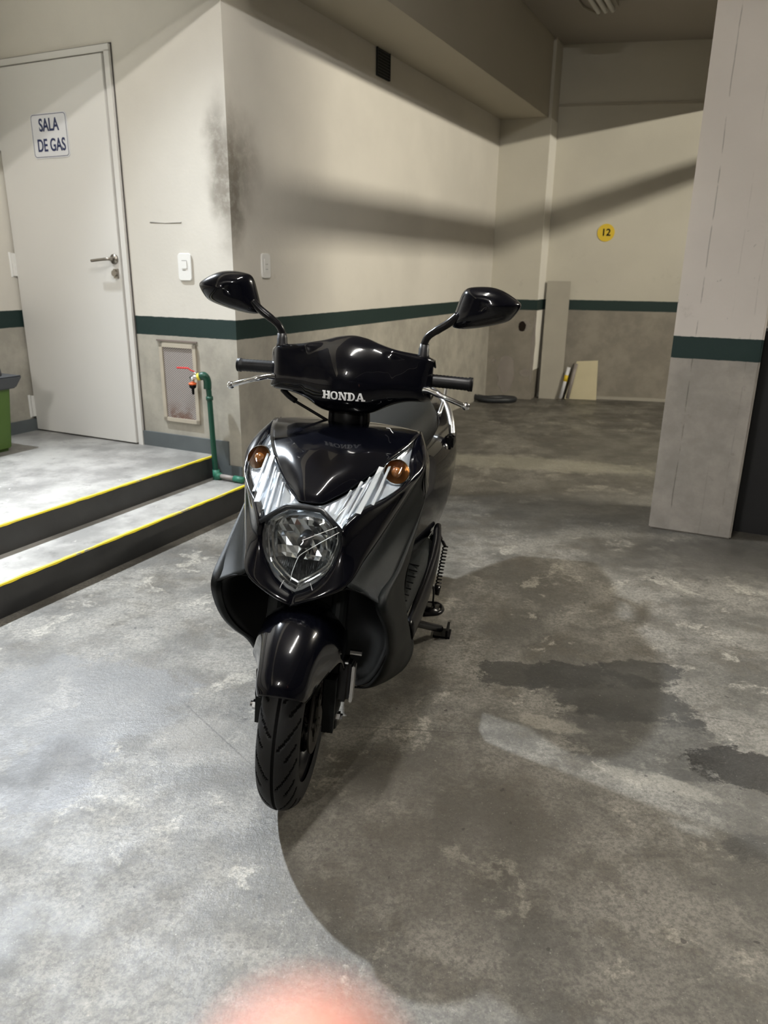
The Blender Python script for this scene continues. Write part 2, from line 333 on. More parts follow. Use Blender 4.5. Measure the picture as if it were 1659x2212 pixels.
# ------------------------------------------------------------------ lamps of the car park
def tube_lamp(a, b, z, L, strength, colr, label, along='b', r=0.014):
    root = empty('fluorescent_lamp', label, 'lamp', G(a, b, z), (0, 0, YAW_B + (math.pi / 2 if along == 'a' else 0)))
    bm = bmesh.new(); local_box(bm, -0.11, 0.11, -L / 2 - 0.04, L / 2 + 0.04, 0.020, 0.055); obj('housing', bm, M['white_plastic'], root)
    bm = bmesh.new(); add_tube(bm, [(0, -L / 2, 0), (0, L / 2, 0)], r, 12); obj('tube', bm, emit('lit_tube', colr, strength), root, True)
    for s in (-1, 1): bm = bmesh.new(); local_box(bm, -0.02, 0.02, s * (L / 2 + 0.015) - 0.01, s * (L / 2 + 0.015) + 0.01, -0.02, 0.03); obj('lamp_holder', bm, M['white_plastic'], root)
    return root
tube_lamp(2.17, 4.75, 3.19, 1.2, 1620, (1.0, 0.94, 0.80), 'lit fluorescent tube lamp on the ceiling beyond the pillar')
tube_lamp(-0.62, 1.1, 3.19, 1.2, 560, (1.0, 0.975, 0.93), 'lit fluorescent tube lamp on the ceiling above the scooter front')
tube_lamp(-0.30, -3.2, 3.19, 1.2, 1230, (1.0, 0.97, 0.92), 'lit fluorescent tube lamp on the ceiling behind the camera')
L3P = G(-3.6, 2.5, 3.12); L3D = (Vector((-1.2, 0.8, 0.0)) - L3P).normalized()
dl = empty('flood_lamp', 'lit cool white flood lamp under the ceiling above the steps', 'lamp', L3P)
dl.rotation_mode = 'QUATERNION'; dl.rotation_quaternion = L3D.to_track_quat('-Z', 'Y')
bm = bmesh.new(); add_tube(bm, [(0, 0, 0.09), (0, 0, 0.02), (0, 0, -0.01)], [0.03, 0.07, 0.08], 32, cap=False); obj('shade', bm, M['white_plastic'], dl, True)
bm = bmesh.new(); bmesh.ops.create_circle(bm, cap_ends=True, radius=0.07, segments=32, matrix=Matrix.Translation((0, 0, 0.012))); obj('lit_lens', bm, emit('lit_flood', (0.86, 0.93, 1.0), 25), dl)
bm = bmesh.new(); add_tube(bm, [(0, 0, 0.08), (0, 0.0, 0.13)], 0.012, 10); obj('bracket', bm, M['white_plastic'], dl, True)
la = bpy.data.lights.new('flood_beam', 'SPOT'); la.shadow_soft_size = 0.05; la.spot_size = math.radians(128); la.spot_blend = 1.0; la.energy = 1350; la.color = (0.86, 0.93, 1.0)
lo = bpy.data.objects.new('flood_beam', la); col.objects.link(lo); lo.parent = dl; lo.location = (0, 0, -0.015)

# ------------------------------------------------------------------ the room
FA = (1.043, 7.761); B1 = (1.49, 7.62); M0 = (1.60, 7.86); M1 = (7.0, 6.82)
def ab(p): return (p[0] * U.x + p[1] * U.y, p[0] * V.x + p[1] * V.y)
struct(prism_ab('floor', rect(-6, 9.5, -9.5, 11), -0.1, 0.0, M['floor']))
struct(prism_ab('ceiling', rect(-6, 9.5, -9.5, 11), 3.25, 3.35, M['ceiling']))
struct(prism_ab('wall_left', rect(-2.62, -2.447, 3.24, 7.8), 0, 3.25, M['wall']))
struct(prism_ab('wall_back', rect(-4.2, -2.6205, 3.24, 3.40), 0, 3.25, M['wall']))
struct(prism_ab('wall_back', rect(-2.6205, -2.447, 3.2395, 3.2399), 0, 3.25, M['wall']))
struct(prism_ab('wall_near_left', rect(-4.2, -4.03, -9, 3.24), 0, 3.25, M['wall']))
struct(prism_ab('wall_right', rect(9.0, 9.2, -9, 8), 0, 3.25, M['dim_wall']))
struct(prism_ab('wall_behind', rect(-4.2, 9.2, -9.2, -9.0), 0, 3.25, M['dim_wall']))
far = [ab(FA), ab(B1), ab(M0), ab(M1)]
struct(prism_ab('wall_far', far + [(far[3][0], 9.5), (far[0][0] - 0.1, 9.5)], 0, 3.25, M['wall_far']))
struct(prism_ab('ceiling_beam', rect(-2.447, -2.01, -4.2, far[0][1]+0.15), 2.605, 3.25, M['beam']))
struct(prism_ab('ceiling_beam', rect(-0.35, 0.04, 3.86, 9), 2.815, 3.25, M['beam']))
struct(prism_ab('wall_pillar', rect(-0.35, 0.04, 3.86, 4.26), 0, 2.815, M['pillar'], 0.008))
struct(prism_ab('added_dark_block', rect(0.041, 2.4, 4.02, 4.14), 0, 1.0, M['dark']))  # added dark block standing in for the dark area beyond the pillar
struct(prism_ab('trim_1', rect(0.041, 2.42, 4.0, 4.16), 1.0, 1.015, M['bin_grey']))
# low threshold at the far wall and joint lines on it
bm = bmesh.new()
p0, p1 = Vector((*M0, 0)), Vector((*M1, 0)); d = (p1 - p0).normalized(); n_ = Vector((d.y, -d.x, 0))
def far_pt(s, off=0.0, z=0.0): return p0 + d * s + n_ * off + Vector((0, 0, z))
def far_box(bm, s0, s1, o0, o1, z0, z1):
    add_box(bm, far_pt((s0 + s1) / 2, (o0 + o1) / 2, (z0 + z1) / 2), (s1 - s0, abs(o1 - o0), z1 - z0), Matrix.Rotation(math.atan2(d.y, d.x), 3, 'Z'))
far_box(bm, 0.0, 4.0, 0.0, 0.03, 0, 0.03); struct(obj('baseboard_far', bm, M['plank']))
bm = bmesh.new(); far_box(bm, 0, 4, 0.0, 0.012, 2.74, 2.76); struct(obj('trim_2', bm, M['beam']))

# platform and two steps
STEP_A, PLAT_A = -2.36, -2.62
struct(prism_ab('floor_step', rect(-2.66, STEP_A, -4.2, 3.2390), 0, 0.13, [M['step']]))
struct(prism_ab('floor_platform', rect(-4.03, PLAT_A, -4.2, 3.2392), 0, 0.25, [M['step']]))
for i, (a, z0, z1) in enumerate(((STEP_A, 0.0, 0.122), (PLAT_A, 0.13, 0.242))):
    struct(prism_ab('trim_%d' % (3 + i), rect(a, a + 0.004, -4.2, 3.2385), z0, z1, M['riser']))
def nosing(name, a, z, b1):
    bm = bmesh.new(); n = 160; b0 = -1.0; rows = []
    for i in range(n + 1):
        b = b0 + (b1 - b0) * i / n
        w_ = 0.007 + 0.009 * mnoise.noise(Vector((b * 9, a, 0))) + 0.004 * mnoise.noise(Vector((b * 40, a, 3)))
        w_ = max(0.002, w_)
        rows.append([bm.verts.new(G(a - w_, b, z + 0.0015)), bm.verts.new(G(a + 0.0045, b, z + 0.0015)), bm.verts.new(G(a + 0.0055, b, z - 0.006 - 0.003 * mnoise.noise(Vector((b * 20, 1, a)))))])
    for i in range(n):
        for k in range(2): bm.faces.new((rows[i][k], rows[i][k + 1], rows[i + 1][k + 1], rows[i + 1][k]))
    bmesh.ops.recalc_face_normals(bm, faces=bm.faces)
    return struct(obj(name, bm, M['yellow']))
nosing('trim_5', STEP_A, 0.13, 3.2); nosing('trim_6', PLAT_A, 0.25, 3.2)
# grey skirting
bm = bmesh.new()
box_ab(bm, -3.147, PLAT_A, 3.228, 3.240, 0.25, 0.335); box_ab(bm, PLAT_A, -2.53, 3.228, 3.240, 0.13, 0.335); box_ab(bm, -2.53, -2.447, 3.228, 3.240, 0.13, 0.20)
box_ab(bm, -4.03, -4.018, -1.0, 3.24, 0.25, 0.325); struct(obj('baseboard_back', bm, M['skirting']))

# door, flush steel leaf in a thin frame
dr = bpy.data.objects.new('door_1', None); col.objects.link(dr); dr.location = G(-3.60, 3.24, 0.25); dr.rotation_euler = (0, 0, YAW_B); struct(dr)
bm = bmesh.new()
local_box(bm, -0.415, 0.413, -0.030, -0.001, 0.008, 2.025)
bmesh.ops.bevel(bm, geom=bm.edges[:], offset=0.002, segments=2, affect='EDGES'); obj('door_leaf', bm, M['door'], dr)
bm = bmesh.new()
for x0, x1, z0, z1 in ((0.422, 0.455, 0, 2.04), (-0.43, 0.455, 2.034, 2.066)): local_box(bm, x0, x1, -0.020, -0.0005, z0, z1)
obj('door_frame', bm, M['door'], dr)
bm = bmesh.new()
for x0, x1, z0, z1 in ((0.455, 0.461, 0, 2.066), (-0.43, 0.461, 2.066, 2.073), (0.411, 0.424, 0, 2.036)): local_box(bm, x0, x1, -0.004, -0.0003, z0, z1)
obj('door_seal', bm, M['doorgap'], dr)
for z in (0.155, 1.0, 1.68):
    bm = bmesh.new(); local_box(bm, -0.455, -0.412, -0.048, -0.028, z - 0.065, z + 0.065); add_tube(bm, [(-0.433, -0.052, z - 0.07), (-0.433, -0.052, z + 0.07)], 0.009, 10)
    obj('hinge', bm, M['white_plastic'], dr)
bm = bmesh.new(); add_tube(bm, [(0.378, -0.030, 1.036), (0.378, -0.040, 1.036)], 0.026, 20); add_tube(bm, smooth_path([(0.378, -0.040, 1.036), (0.378, -0.075, 1.036), (0.345, -0.082, 1.034), (0.255, -0.080, 1.026)]), [0.010] * 6 + [0.009] * 6 + [0.008] * 7, 10)
hd = obj('door_handle', bm, M['brass'], dr, True)
bm = bmesh.new(); add_tube(bm, [(0.381, -0.030, 0.962), (0.381, -0.052, 0.962)], 0.017, 16); local_box(bm, 0.368, 0.398, -0.040, -0.030, 0.935, 0.985); obj('lock_cylinder', bm, M['brass'], dr)

# sign on the door
sg = empty('door_sign', 'small white SALA DE GAS sign with navy border on the white door', 'sign', G(-3.606, 3.208, 1.92), (0, 0, YAW_B))
def rrect(bm, w_, h, r, y0, y1, seg=6):
    pts = []
    for cxx, czz, a0 in ((w_ / 2 - r, h / 2 - r, 0), (-w_ / 2 + r, h / 2 - r, 90), (-w_ / 2 + r, -h / 2 + r, 180), (w_ / 2 - r, -h / 2 + r, 270)):
        for k in range(seg + 1):
            a = math.radians(a0 + 90 * k / seg); pts.append((cxx + r * math.cos(a), czz + r * math.sin(a)))
    f = [bm.verts.new((x, y0, z)) for x, z in pts]; g = [bm.verts.new((x, y1, z)) for x, z in pts]; n = len(pts)
    bm.faces.new(f); bm.faces.new(g[::-1])
    for i in range(n): bm.faces.new((f[i], g[i], g[(i + 1) % n], f[(i + 1) % n]))
    return pts
bm = bmesh.new(); rrect(bm, 0.272, 0.222, 0.02, -0.003, 0.001); bmesh.ops.recalc_face_normals(bm, faces=bm.faces); obj('sign_plate', bm, M['sign'], sg)
def ring(w0, h0, w1, h1, r0, r1, y, th=0.0006, seg=6):
    bm = bmesh.new(); P = []
    for w_, h, r in ((w0, h0, r0), (w1, h1, r1)):
        pts = []
        for cxx, czz, a0 in ((w_ / 2 - r, h / 2 - r, 0), (-w_ / 2 + r, h / 2 - r, 90), (-w_ / 2 + r, -h / 2 + r, 180), (w_ / 2 - r, -h / 2 + r, 270)):
            for k in range(seg + 1):
                a = math.radians(a0 + 90 * k / seg); pts.append(bm.verts.new((cxx + r * math.cos(a), y, czz + r * math.sin(a))))
        P.append(pts)
    n = len(P[0])
    for i in range(n): bm.faces.new((P[0][i], P[0][(i + 1) % n], P[1][(i + 1) % n], P[1][i]))
    return bm
obj('sign_border', ring(0.262, 0.212, 0.256, 0.206, 0.018, 0.016, -0.0035), M['sign_blue'], sg)
text_mesh('sign_text', 'SALA', 0.088, M['sign_blue'], sg, (0.0, -0.004, 0.050), sx=0.74, bold=0.0016)
text_mesh('sign_text', 'DE GAS', 0.088, M['sign_blue'], sg, (0.006, -0.004, -0.050), sx=0.72, bold=0.0016)

# wall plates
def wall_plate(name, label, cat, loc, rz, w_, h, kind):
    r = empty(name, label, cat, loc, (0, 0, rz))
    bm = bmesh.new(); rrect(bm, w_, h, 0.018, -0.010, 0.0); bmesh.ops.recalc_face_normals(bm, faces=bm.faces)
    o = obj('cover_plate', bm, M['white_plastic'], r); bv = o.modifiers.new('b', 'BEVEL'); bv.width = 0.003; bv.segments = 2; bv.limit_method = 'ANGLE'
    if kind == 'switch':
        bm = bmesh.new(); local_box(bm, -0.017, 0.017, -0.014, -0.009, -0.008, 0.030); obj('rocker', bm, M['white_plastic'], r)
        bm = bmesh.new(); local_box(bm, -0.017, 0.017, -0.0105, -0.0098, 0.031, 0.033); obj('gap_line', bm, M['doorgap'], r)
        bm = bmesh.new(); local_box(bm, -0.014, 0.006, -0.0105, -0.0098, -0.018, -0.016); obj('gap_line', bm, M['doorgap'], r)
    else:
        bm = bmesh.new(); local_box(bm, -0.018, 0.018, -0.012, -0.009, -0.035, 0.035); obj('socket', bm, M['white_plastic'], r)
        bm = bmesh.new()
        for z in (-0.018, 0.008): 
            for x in (-0.006, 0.006): bm = bmesh.new(); add_tube(bm, [(x, -0.0125, z), (x, -0.0115, z)], 0.0026, 8); obj('socket_hole', bm, M['doorgap'], r)
    return r
wall_plate('light_switch', 'white light switch plate on the cream wall right of the white door', 'light switch', G(-2.755, 3.24, 1.25), YAW_B, 0.088, 0.138, 'switch')
wall_plate('wall_socket', 'narrow white socket plate on the long cream wall near the corner', 'socket', G(-2.447, 3.522, 1.262), YAW_B + math.pi / 2, 0.082, 0.128, 'socket')
# screw-mark scrape and chip on the wall
bm = bmesh.new(); add_tube(bm, [G(-2.975, 3.2395, 1.474), G(-2.87, 3.2395, 1.468), G(-2.765, 3.2395, 1.470)], [0.0035, 0.002, 0.0035], 6)
struct(obj('trim_7', bm, M['brass']))

# upper vent on the long wall
vg = empty('wall_vent', 'small black square vent high on the long cream wall under the beam', 'vent', G(-2.447, 4.93, 2.525), (0, 0, YAW_B + math.pi / 2))
bm = bmesh.new(); local_box(bm, -0.095, 0.095, -0.006, 0, -0.082, 0.082); obj('vent_box', bm, M['dark'], vg)
bm = bmesh.new()
for k in range(9): add_box(bm, (0, -0.010, -0.07 + 0.0175 * k), (0.18, 0.010, 0.002), Matrix.Rotation(math.radians(35), 3, 'X'))
for x in (-0.092, 0.092): local_box(bm, x - 0.003, x + 0.003, -0.014, 0, -0.082, 0.082)
obj('louvre', bm, M['bin_black'], vg)

# mesh grille low on the back wall
gr = empty('metal_grille', 'tall cream metal mesh grille with rusty lower edge beside the green pipe', 'grille', G(-2.845, 3.24, 0.63), (0, 0, YAW_B))
bm = bmesh.new(); local_box(bm, -0.108, 0.108, -0.006, -0.001, -0.200, 0.200); obj('mesh_panel', bm, M['screen'], gr)
bm = bmesh.new()
for x0, x1, z0, z1 in ((-0.128, -0.106, -0.218, 0.218), (0.106, 0.128, -0.218, 0.218), (-0.128, 0.128, 0.197, 0.218), (-0.128, 0.128, -0.218, -0.197)): local_box(bm, x0, x1, -0.014, -0.0005, z0, z1)
o = obj('frame', bm, simple('cream_frame', (0.46, 0.41, 0.33), 0.6, var=0.15, vscale=15), gr)
bm = bmesh.new(); local_box(bm, -0.150, 0.135, -0.006, -0.0005, 0.228, 0.236); obj('scraped_edge', bm, simple('scraped', (0.20, 0.16, 0.14), 0.8), gr)

# green water pipe with tap
pp = empty('water_pipe', 'green painted water pipe with red lever tap against the wall corner', 'pipe', G(-2.575, 3.165, 0.13), (0, 0, YAW_B))
bm = bmesh.new()
add_tube(bm, smooth_path([(0.0, 0, 0.02), (-0.006, 0, 0.20), (-0.012, 0, 0.42), (-0.016, 0, 0.50), (-0.022, 0.0, 0.555)], 4), 0.0145, 14)
add_tube(bm, smooth_path([(-0.022, 0, 0.50), (-0.022, 0, 0.545), (-0.030, -0.012, 0.570), (-0.050, -0.02, 0.566)], 5), 0.021, 14)
add_tube(bm, [(-0.012, 0, 0.44), (-0.013, 0, 0.46)], 0.019, 14)
obj('riser_pipe', bm, M['green_pipe'], pp, True)
bm = bmesh.new(); add_tube(bm, [(0.004, 0, 0.000), (0.004, 0, 0.055)], 0.020, 14); add_tube(bm, [(-0.006, 0, 0.022), (0.035, 0, 0.022)], 0.019, 14); M['fit'] = simple('light_green_fitting', (0.025, 0.15, 0.095), 0.45); obj('elbow', bm, M['fit'], pp, True)
bm = bmesh.new(); add_tube(bm, [(0.125, 0, 0.020), (0.185, 0, 0.018)], 0.018, 14); obj('coupling', bm, M['fit'], pp, True)
bm = bmesh.new(); add_tube(bm, [(0.03, 0, 0.022), (0.13, 0, 0.020)], 0.013, 12); obj('floor_pipe', bm, M['grey_pipe'], pp, True)
bm = bmesh.new(); add_tube(bm, [(-0.048, -0.02, 0.566), (-0.062, -0.022, 0.564)], 0.020, 14); obj('yellow_tag', bm, M['yellowpl'], pp, True)
bm = bmesh.new(); add_tube(bm, [(-0.060, -0.022, 0.564), (-0.110, -0.028, 0.556)], 0.012, 12); add_tube(bm, [(-0.095, -0.028, 0.560), (-0.098, -0.028, 0.528)], 0.011, 12); add_tube(bm, [(-0.080, -0.024, 0.56), (-0.080, -0.024, 0.59)], 0.006, 8)
tp = obj('tap', bm, M['satin'], pp, True)
bm = bmesh.new(); add_tube(bm, [(-0.080, -0.026, 0.590), (-0.098, -0.034, 0.596), (-0.112, -0.040, 0.608), (-0.175, -0.055, 0.608)], [0.004, 0.004, 0.005, 0.005], 8); obj('lever', bm, M['red'], tp)
bm = bmesh.new(); add_tube(bm, [(-0.098, -0.028, 0.530), (-0.098, -0.028, 0.520)], 0.021, 14); obj('hose_collar', bm, M['orange'], tp, True)
bm = bmesh.new(); add_tube(bm, [(-0.098, -0.028, 0.520), (-0.098, -0.028, 0.505), (-0.098, -0.028, 0.498), (-0.098, -0.028, 0.468)], [0.020, 0.018, 0.008, 0.006], 12); obj('hose_nozzle', bm, M['black'], tp, True)

# green bin at the left edge of the picture
bn = empty('wheeled_bin', 'small green bin with black lid at the left edge of the platform', 'bin', G(-3.80, 2.62, 0.25), (0, 0, YAW_B))
bm = bmesh.new(); r = bmesh.ops.create_cube(bm, size=1.0); 
for v_ in r['verts']:
    t_ = 1.0 if v_.co.z > 0 else 0.84
    v_.co = Vector((v_.co.x * 0.30 * t_, v_.co.y * 0.34 * t_, (v_.co.z + 0.5) * 0.38))
bmesh.ops.bevel(bm, geom=bm.edges[:], offset=0.02, segments=3, affect='EDGES'); obj('bin_body', bm, M['bin_green'], bn)
bm = bmesh.new(); r = bmesh.ops.create_cube(bm, size=1.0)
for v_ in r['verts']:
    t_ = 1.0 if v_.co.z > 0 else 0.86
    v_.co = Vector((v_.co.x * 0.40 * t_ , v_.co.y * 0.42 * t_, 0.385 + v_.co.z * 0.07))
bmesh.ops.bevel(bm, geom=bm.edges[:], offset=0.008, segments=2, affect='EDGES'); obj('bin_rim', bm, M['bin_grey'], bn)
bm = bmesh.new(); bmesh.ops.create_uvsphere(bm, u_segments=24, v_segments=14, radius=1.0)
for v_ in bm.verts: v_.co = Vector((v_.co.x * 0.175, v_.co.y * 0.19, 0.42 + max(v_.co.z, -0.2) * 0.155))
obj('bin_lid', bm, M['bin_black'], bn, True)

# things by the far wall
bm = bmesh.new()
local_box(bm, -0.115, 0.115, -0.012, 0.012, 0, 1.17); o = obj('leaning_plank', bm, M['plank']); o.location = far_pt(0.135, 0.14, 0.0) ; o.rotation_euler = (math.radians(-5.0), 0, math.atan2(d.y, d.x))
tag(o, 'tall pale grey plank leaning upright against the far wall', 'plank')
bm = bmesh.new(); f = [(-0.165, 0.0), (0.155, 0.0), (0.140, 0.40), (-0.07, 0.385)]
A_ = [bm.verts.new((x, -0.010, z)) for x, z in f]; B_ = [bm.verts.new((x, 0.010, z)) for x, z in f]
bm.faces.new(A_); bm.faces.new(B_[::-1])
for i in range(4): bm.faces.new((A_[i], B_[i], B_[(i + 1) % 4], A_[(i + 1) % 4]))
bmesh.ops.recalc_face_normals(bm, faces=bm.faces)
o = obj('cut_board', bm, M['cream_board']); o.location = far_pt(0.45, 0.10, 0.0); o.rotation_euler = (math.radians(-9), 0, math.atan2(d.y, d.x)); tag(o, 'short yellowish cream board leaning at the foot of the far wall', 'board')
for i, (s0, s1, c_, lab) in enumerate(((0.24, 0.30, 'sign', 'thin white tube with yellow band leaning beside the tall plank'), (0.31, 0.37, 'skirting', 'thin grey tube leaning beside the cream board'))):
    r = empty('cardboard_tube' if i == 0 else 'metal_tube', lab, 'tube', far_pt(s0, 0.20, 0.018))
    dv = far_pt(s1, 0.16, 0.33 + 0.04 * i) - far_pt(s0, 0.20, 0.018)
    bm = bmesh.new(); add_tube(bm, [(0, 0, 0), dv], 0.018, 12); obj('tube_body', bm, M['sign'] if i == 0 else M['grey_pipe'], r, True)
    if i == 0: bm = bmesh.new(); add_tube(bm, [dv * 0.55, dv * 0.75], 0.0195, 12); obj('yellow_band', bm, M['sticker'], r, True)
st_ = empty('number_sticker', 'round yellow 12 marker high on the far wall', 'marker', far_pt(0.545, 0.003, 1.625), (0, 0, math.atan2(d.y, d.x)))
bm = bmesh.new(); add_tube(bm, [(0, 0, 0), (0, -0.004, 0)], 0.082, 40); obj('disc', bm, M['sticker'], st_)
text_mesh('number', '12', 0.09, M['black'], st_, (0, -0.0055, 0), bold=0.002)
hs = smooth_path([far_pt(-0.62, 0.40, 0.03), far_pt(-0.50, 0.48, 0.03), far_pt(-0.34, 0.44, 0.035), far_pt(-0.22, 0.46, 0.03), far_pt(-0.30, 0.55, 0.03), far_pt(-0.50, 0.58, 0.03), far_pt(-0.64, 0.50, 0.05)], 8)
bm = bmesh.new(); add_tube(bm, hs, 0.028, 10); tag(obj('hose_coil', bm, M['bin_black'], None, True), 'dark coiled hose lying on the floor in the far corner', 'hose')
bm = bmesh.new(); q0, q1 = Vector((*B1, 0)), Vector((*M0, 0)); e_ = (q1 - q0).normalized(); f_ = Vector((e_.y, -e_.x, 0)); ln_ = (q1 - q0).length
for z0, z1 in ((0.30, 0.885), (0.99, 2.60)): add_box(bm, q0 + e_ * ln_ * 0.5 + f_ * 0.002 + Vector((0, 0, (z0 + z1) / 2)), (ln_, 0.004, z1 - z0), Matrix.Rotation(math.atan2(e_.y, e_.x), 3, 'Z'))
struct(obj('trim_14', bm, simple('painted_lit_strip', (0.82, 0.79, 0.72), 0.7)))  # side light on the bay's return face painted as a white strip
# patched plaster and a hole in the bay wall
bd = (Vector((*B1, 0)) - Vector((*FA, 0))).normalized(); bn_ = Vector((bd.y, -bd.x, 0))
def bay_pt(s, off=0.0, z=0.0): return Vector((*FA, 0)) + bd * s + bn_ * off + Vector((0, 0, z))
def blob(name, s, z, rx, rz, m, lift=0.002, jag=0.25, seed=0):
    bm = bmesh.new(); n = 40
    vs = [bm.verts.new(bay_pt(s + rx * math.cos(2 * math.pi * k / n) * (1 + jag * mnoise.noise(Vector((math.cos(2 * math.pi * k / n) * 2, math.sin(2 * math.pi * k / n) * 2, seed)))), lift, z + rz * math.sin(2 * math.pi * k / n) * (1 + jag * mnoise.noise(Vector((math.sin(2 * math.pi * k / n) * 2, 5, seed)))))) for k in range(n)]
    bm.faces.new(vs); bmesh.ops.solidify(bm, geom=bm.faces[:], thickness=0.001); return struct(obj(name, bm, m))
light_pl = simple('bare_plaster', (0.50, 0.45, 0.40), 0.85, var=0.15, vscale=12)
blob('trim_8', 0.20, 0.24, 0.085, 0.19, light_pl, seed=1)
blob('trim_9', 0.36, 0.74, 0.055, 0.05, light_pl, seed=2); blob('trim_10', 0.335, 0.73, 0.036, 0.05, simple('hole_brown', (0.02, 0.010, 0.006), 0.9), 0.004, seed=3)
blob('trim_11', 0.40, 0.27, 0.06, 0.035, light_pl, seed=4); blob('trim_12', 0.07, 0.37, 0.02, 0.02, light_pl, seed=5)
blob('trim_13', 0.455, 0.5, 0.02, 0.34, light_pl, 0.0015, 0.6, seed=6)
# unlit ceiling fixture and conduits at the top of the picture
fx = empty('ceiling_fixture', 'unlit white strip light fixture on the ceiling at top right', 'light fixture', G(-1.42, 6.30, 3.25), (0, 0, YAW_B))
bm = bmesh.new(); local_box(bm, -0.10, 0.10, -0.45, 0.45, -0.045, 0); obj('housing', bm, M['plank'], fx)
for x in (-0.055, 0.0, 0.055):
    bm = bmesh.new(); add_tube(bm, [(x, -0.45, -0.062), (x, 0.46, -0.062)], 0.017, 12); obj('tube', bm, M['white_plastic'], fx, True)
def conduit(pts, r, label, m='ceiling'):
    bm = bmesh.new(); add_tube(bm, pts, r, 10); return tag(obj('conduit_pipe', bm, M[m], None, True), label, 'pipe')
conduit([G(1.50, -4.1, 2.955), G(1.50, 8.6, 2.955)], 0.021, 'straight painted pipe below the ceiling along the right of the car park')
conduit([G(-1.97, 6.30, 3.23), G(-1.62, 6.42, 3.23)], 0.012, 'short thin conduit crossing the ceiling beside the concrete beam', 'plank')
conduit([G(-1.60, 6.4, 3.235), G(-1.60, 6.75, 3.235), G(-1.52, 7.0, 3.235)], 0.008, 'thin cable conduit running along the ceiling to the far wall', 'plank')

# ------------------------------------------------------------------ the scooter (own frame: -y is forward, +x its left side)
T0 = Vector((-0.223, 1.566, 0.0))
sct = empty('scooter', 'black motor scooter with clear headlamp and two mirrors parked on the stained concrete floor', 'scooter', T0, (0, math.radians(2.5), math.radians(-11)))
MB = Matrix.Rotation(math.radians(-11), 4, 'Z') @ Matrix.Rotation(math.radians(2.5), 4, 'Y')
MWH = Matrix.Rotation(math.radians(-6.5), 4, 'Z') @ Matrix.Rotation(math.radians(4.2), 4, 'Y')
REL = MB.inverted() @ MWH                                  # front wheel turned a little in the forks
def lift_to_floor(bm): pass
def spline_(P, n):
    """centripetal curve through the points, n steps per span"""
    P = [Vector(p) for p in P]; out = []
    for i in range(len(P) - 1):
        p1, p2 = P[i], P[i + 1]; p0 = P[i - 1] if i else p1 * 2 - p2; p3 = P[i + 2] if i + 2 < len(P) else p2 * 2 - p1
        d1 = max((p2 - p1).length, 1e-6); d0 = max((p1 - p0).length, 1e-6); d2 = max((p3 - p2).length, 1e-6)
        m1 = ((p1 - p0) / d0 * d1 + (p2 - p1) / d1 * d0) / (d0 + d1) * d1
        m2 = ((p2 - p1) / d1 * d2 + (p3 - p2) / d2 * d1) / (d1 + d2) * d1
        for k in range(n):
            t = k / n; out.append(p1 * (2 * t ** 3 - 3 * t * t + 1) + m1 * (t ** 3 - 2 * t * t + t) + p2 * (-2 * t ** 3 + 3 * t * t) + m2 * (t ** 3 - t * t))
    out.append(P[-1]); return out
def grid(name, rows, m, parent=sct, mirror=True, sub=2, thick=0.0, smooth=True, crease=(), flip=False, xf=None, closed=False, fit=0):
    """rows of points from the centre line outward; mirrored across x = 0 when asked; fit > 0 passes a smooth surface through them"""
    bm = bmesh.new(); R_ = []
    if mirror: rows = [[(-x, y, z) for x, y, z in reversed(r) if abs(x) > 1e-6] + [tuple(p) for p in r] for r in rows]
    if fit:
        rows = [spline_(r, fit) for r in rows]
        if closed: rows = rows + [rows[0]]
        cols = [spline_([r[k] for r in rows], fit) for k in range(len(rows[0]))]
        rows = [[c_[i] for c_ in cols] for i in range(len(cols[0]))]
        if closed: rows = rows[:-1]
    for r in rows: R_.append([bm.verts.new(p) for p in r])
    nr = len(R_)
    for i in range(nr if closed else nr - 1):
        a, b = R_[i], R_[(i + 1) % nr]
        for k in range(len(a) - 1):
            q = (a[k], a[k + 1], b[k + 1], b[k])
            bm.faces.new(q[::-1] if flip else q)
    bmesh.ops.remove_doubles(bm, verts=bm.verts, dist=1e-5)
    if crease:
        cl = bm.edges.layers.float.new('crease_edge')
        for i, cv in crease:
            for a, b in zip(R_[i][:-1], R_[i][1:]):
                if a.is_valid and b.is_valid:
                    e = bm.edges.get((a, b))
                    if e: e[cl] = cv
    if xf: bmesh.ops.transform(bm, matrix=xf, verts=bm.verts)
    o = obj(name, bm, m, parent, smooth)
    if sub: md = o.modifiers.new('s', 'SUBSURF'); md.levels = sub; md.render_levels = sub
    if thick: md = o.modifiers.new('t', 'SOLIDIFY'); md.thickness = thick; md.offset = 0
    return o
def mir(o, name=None):
    """the same part on the other side"""
    c = o.copy(); c.data = o.data.copy(); c.name = name or o.name
    for v_ in c.data.vertices: v_.co.x = -v_.co.x
    c.data.flip_normals(); col.objects.link(c); return c

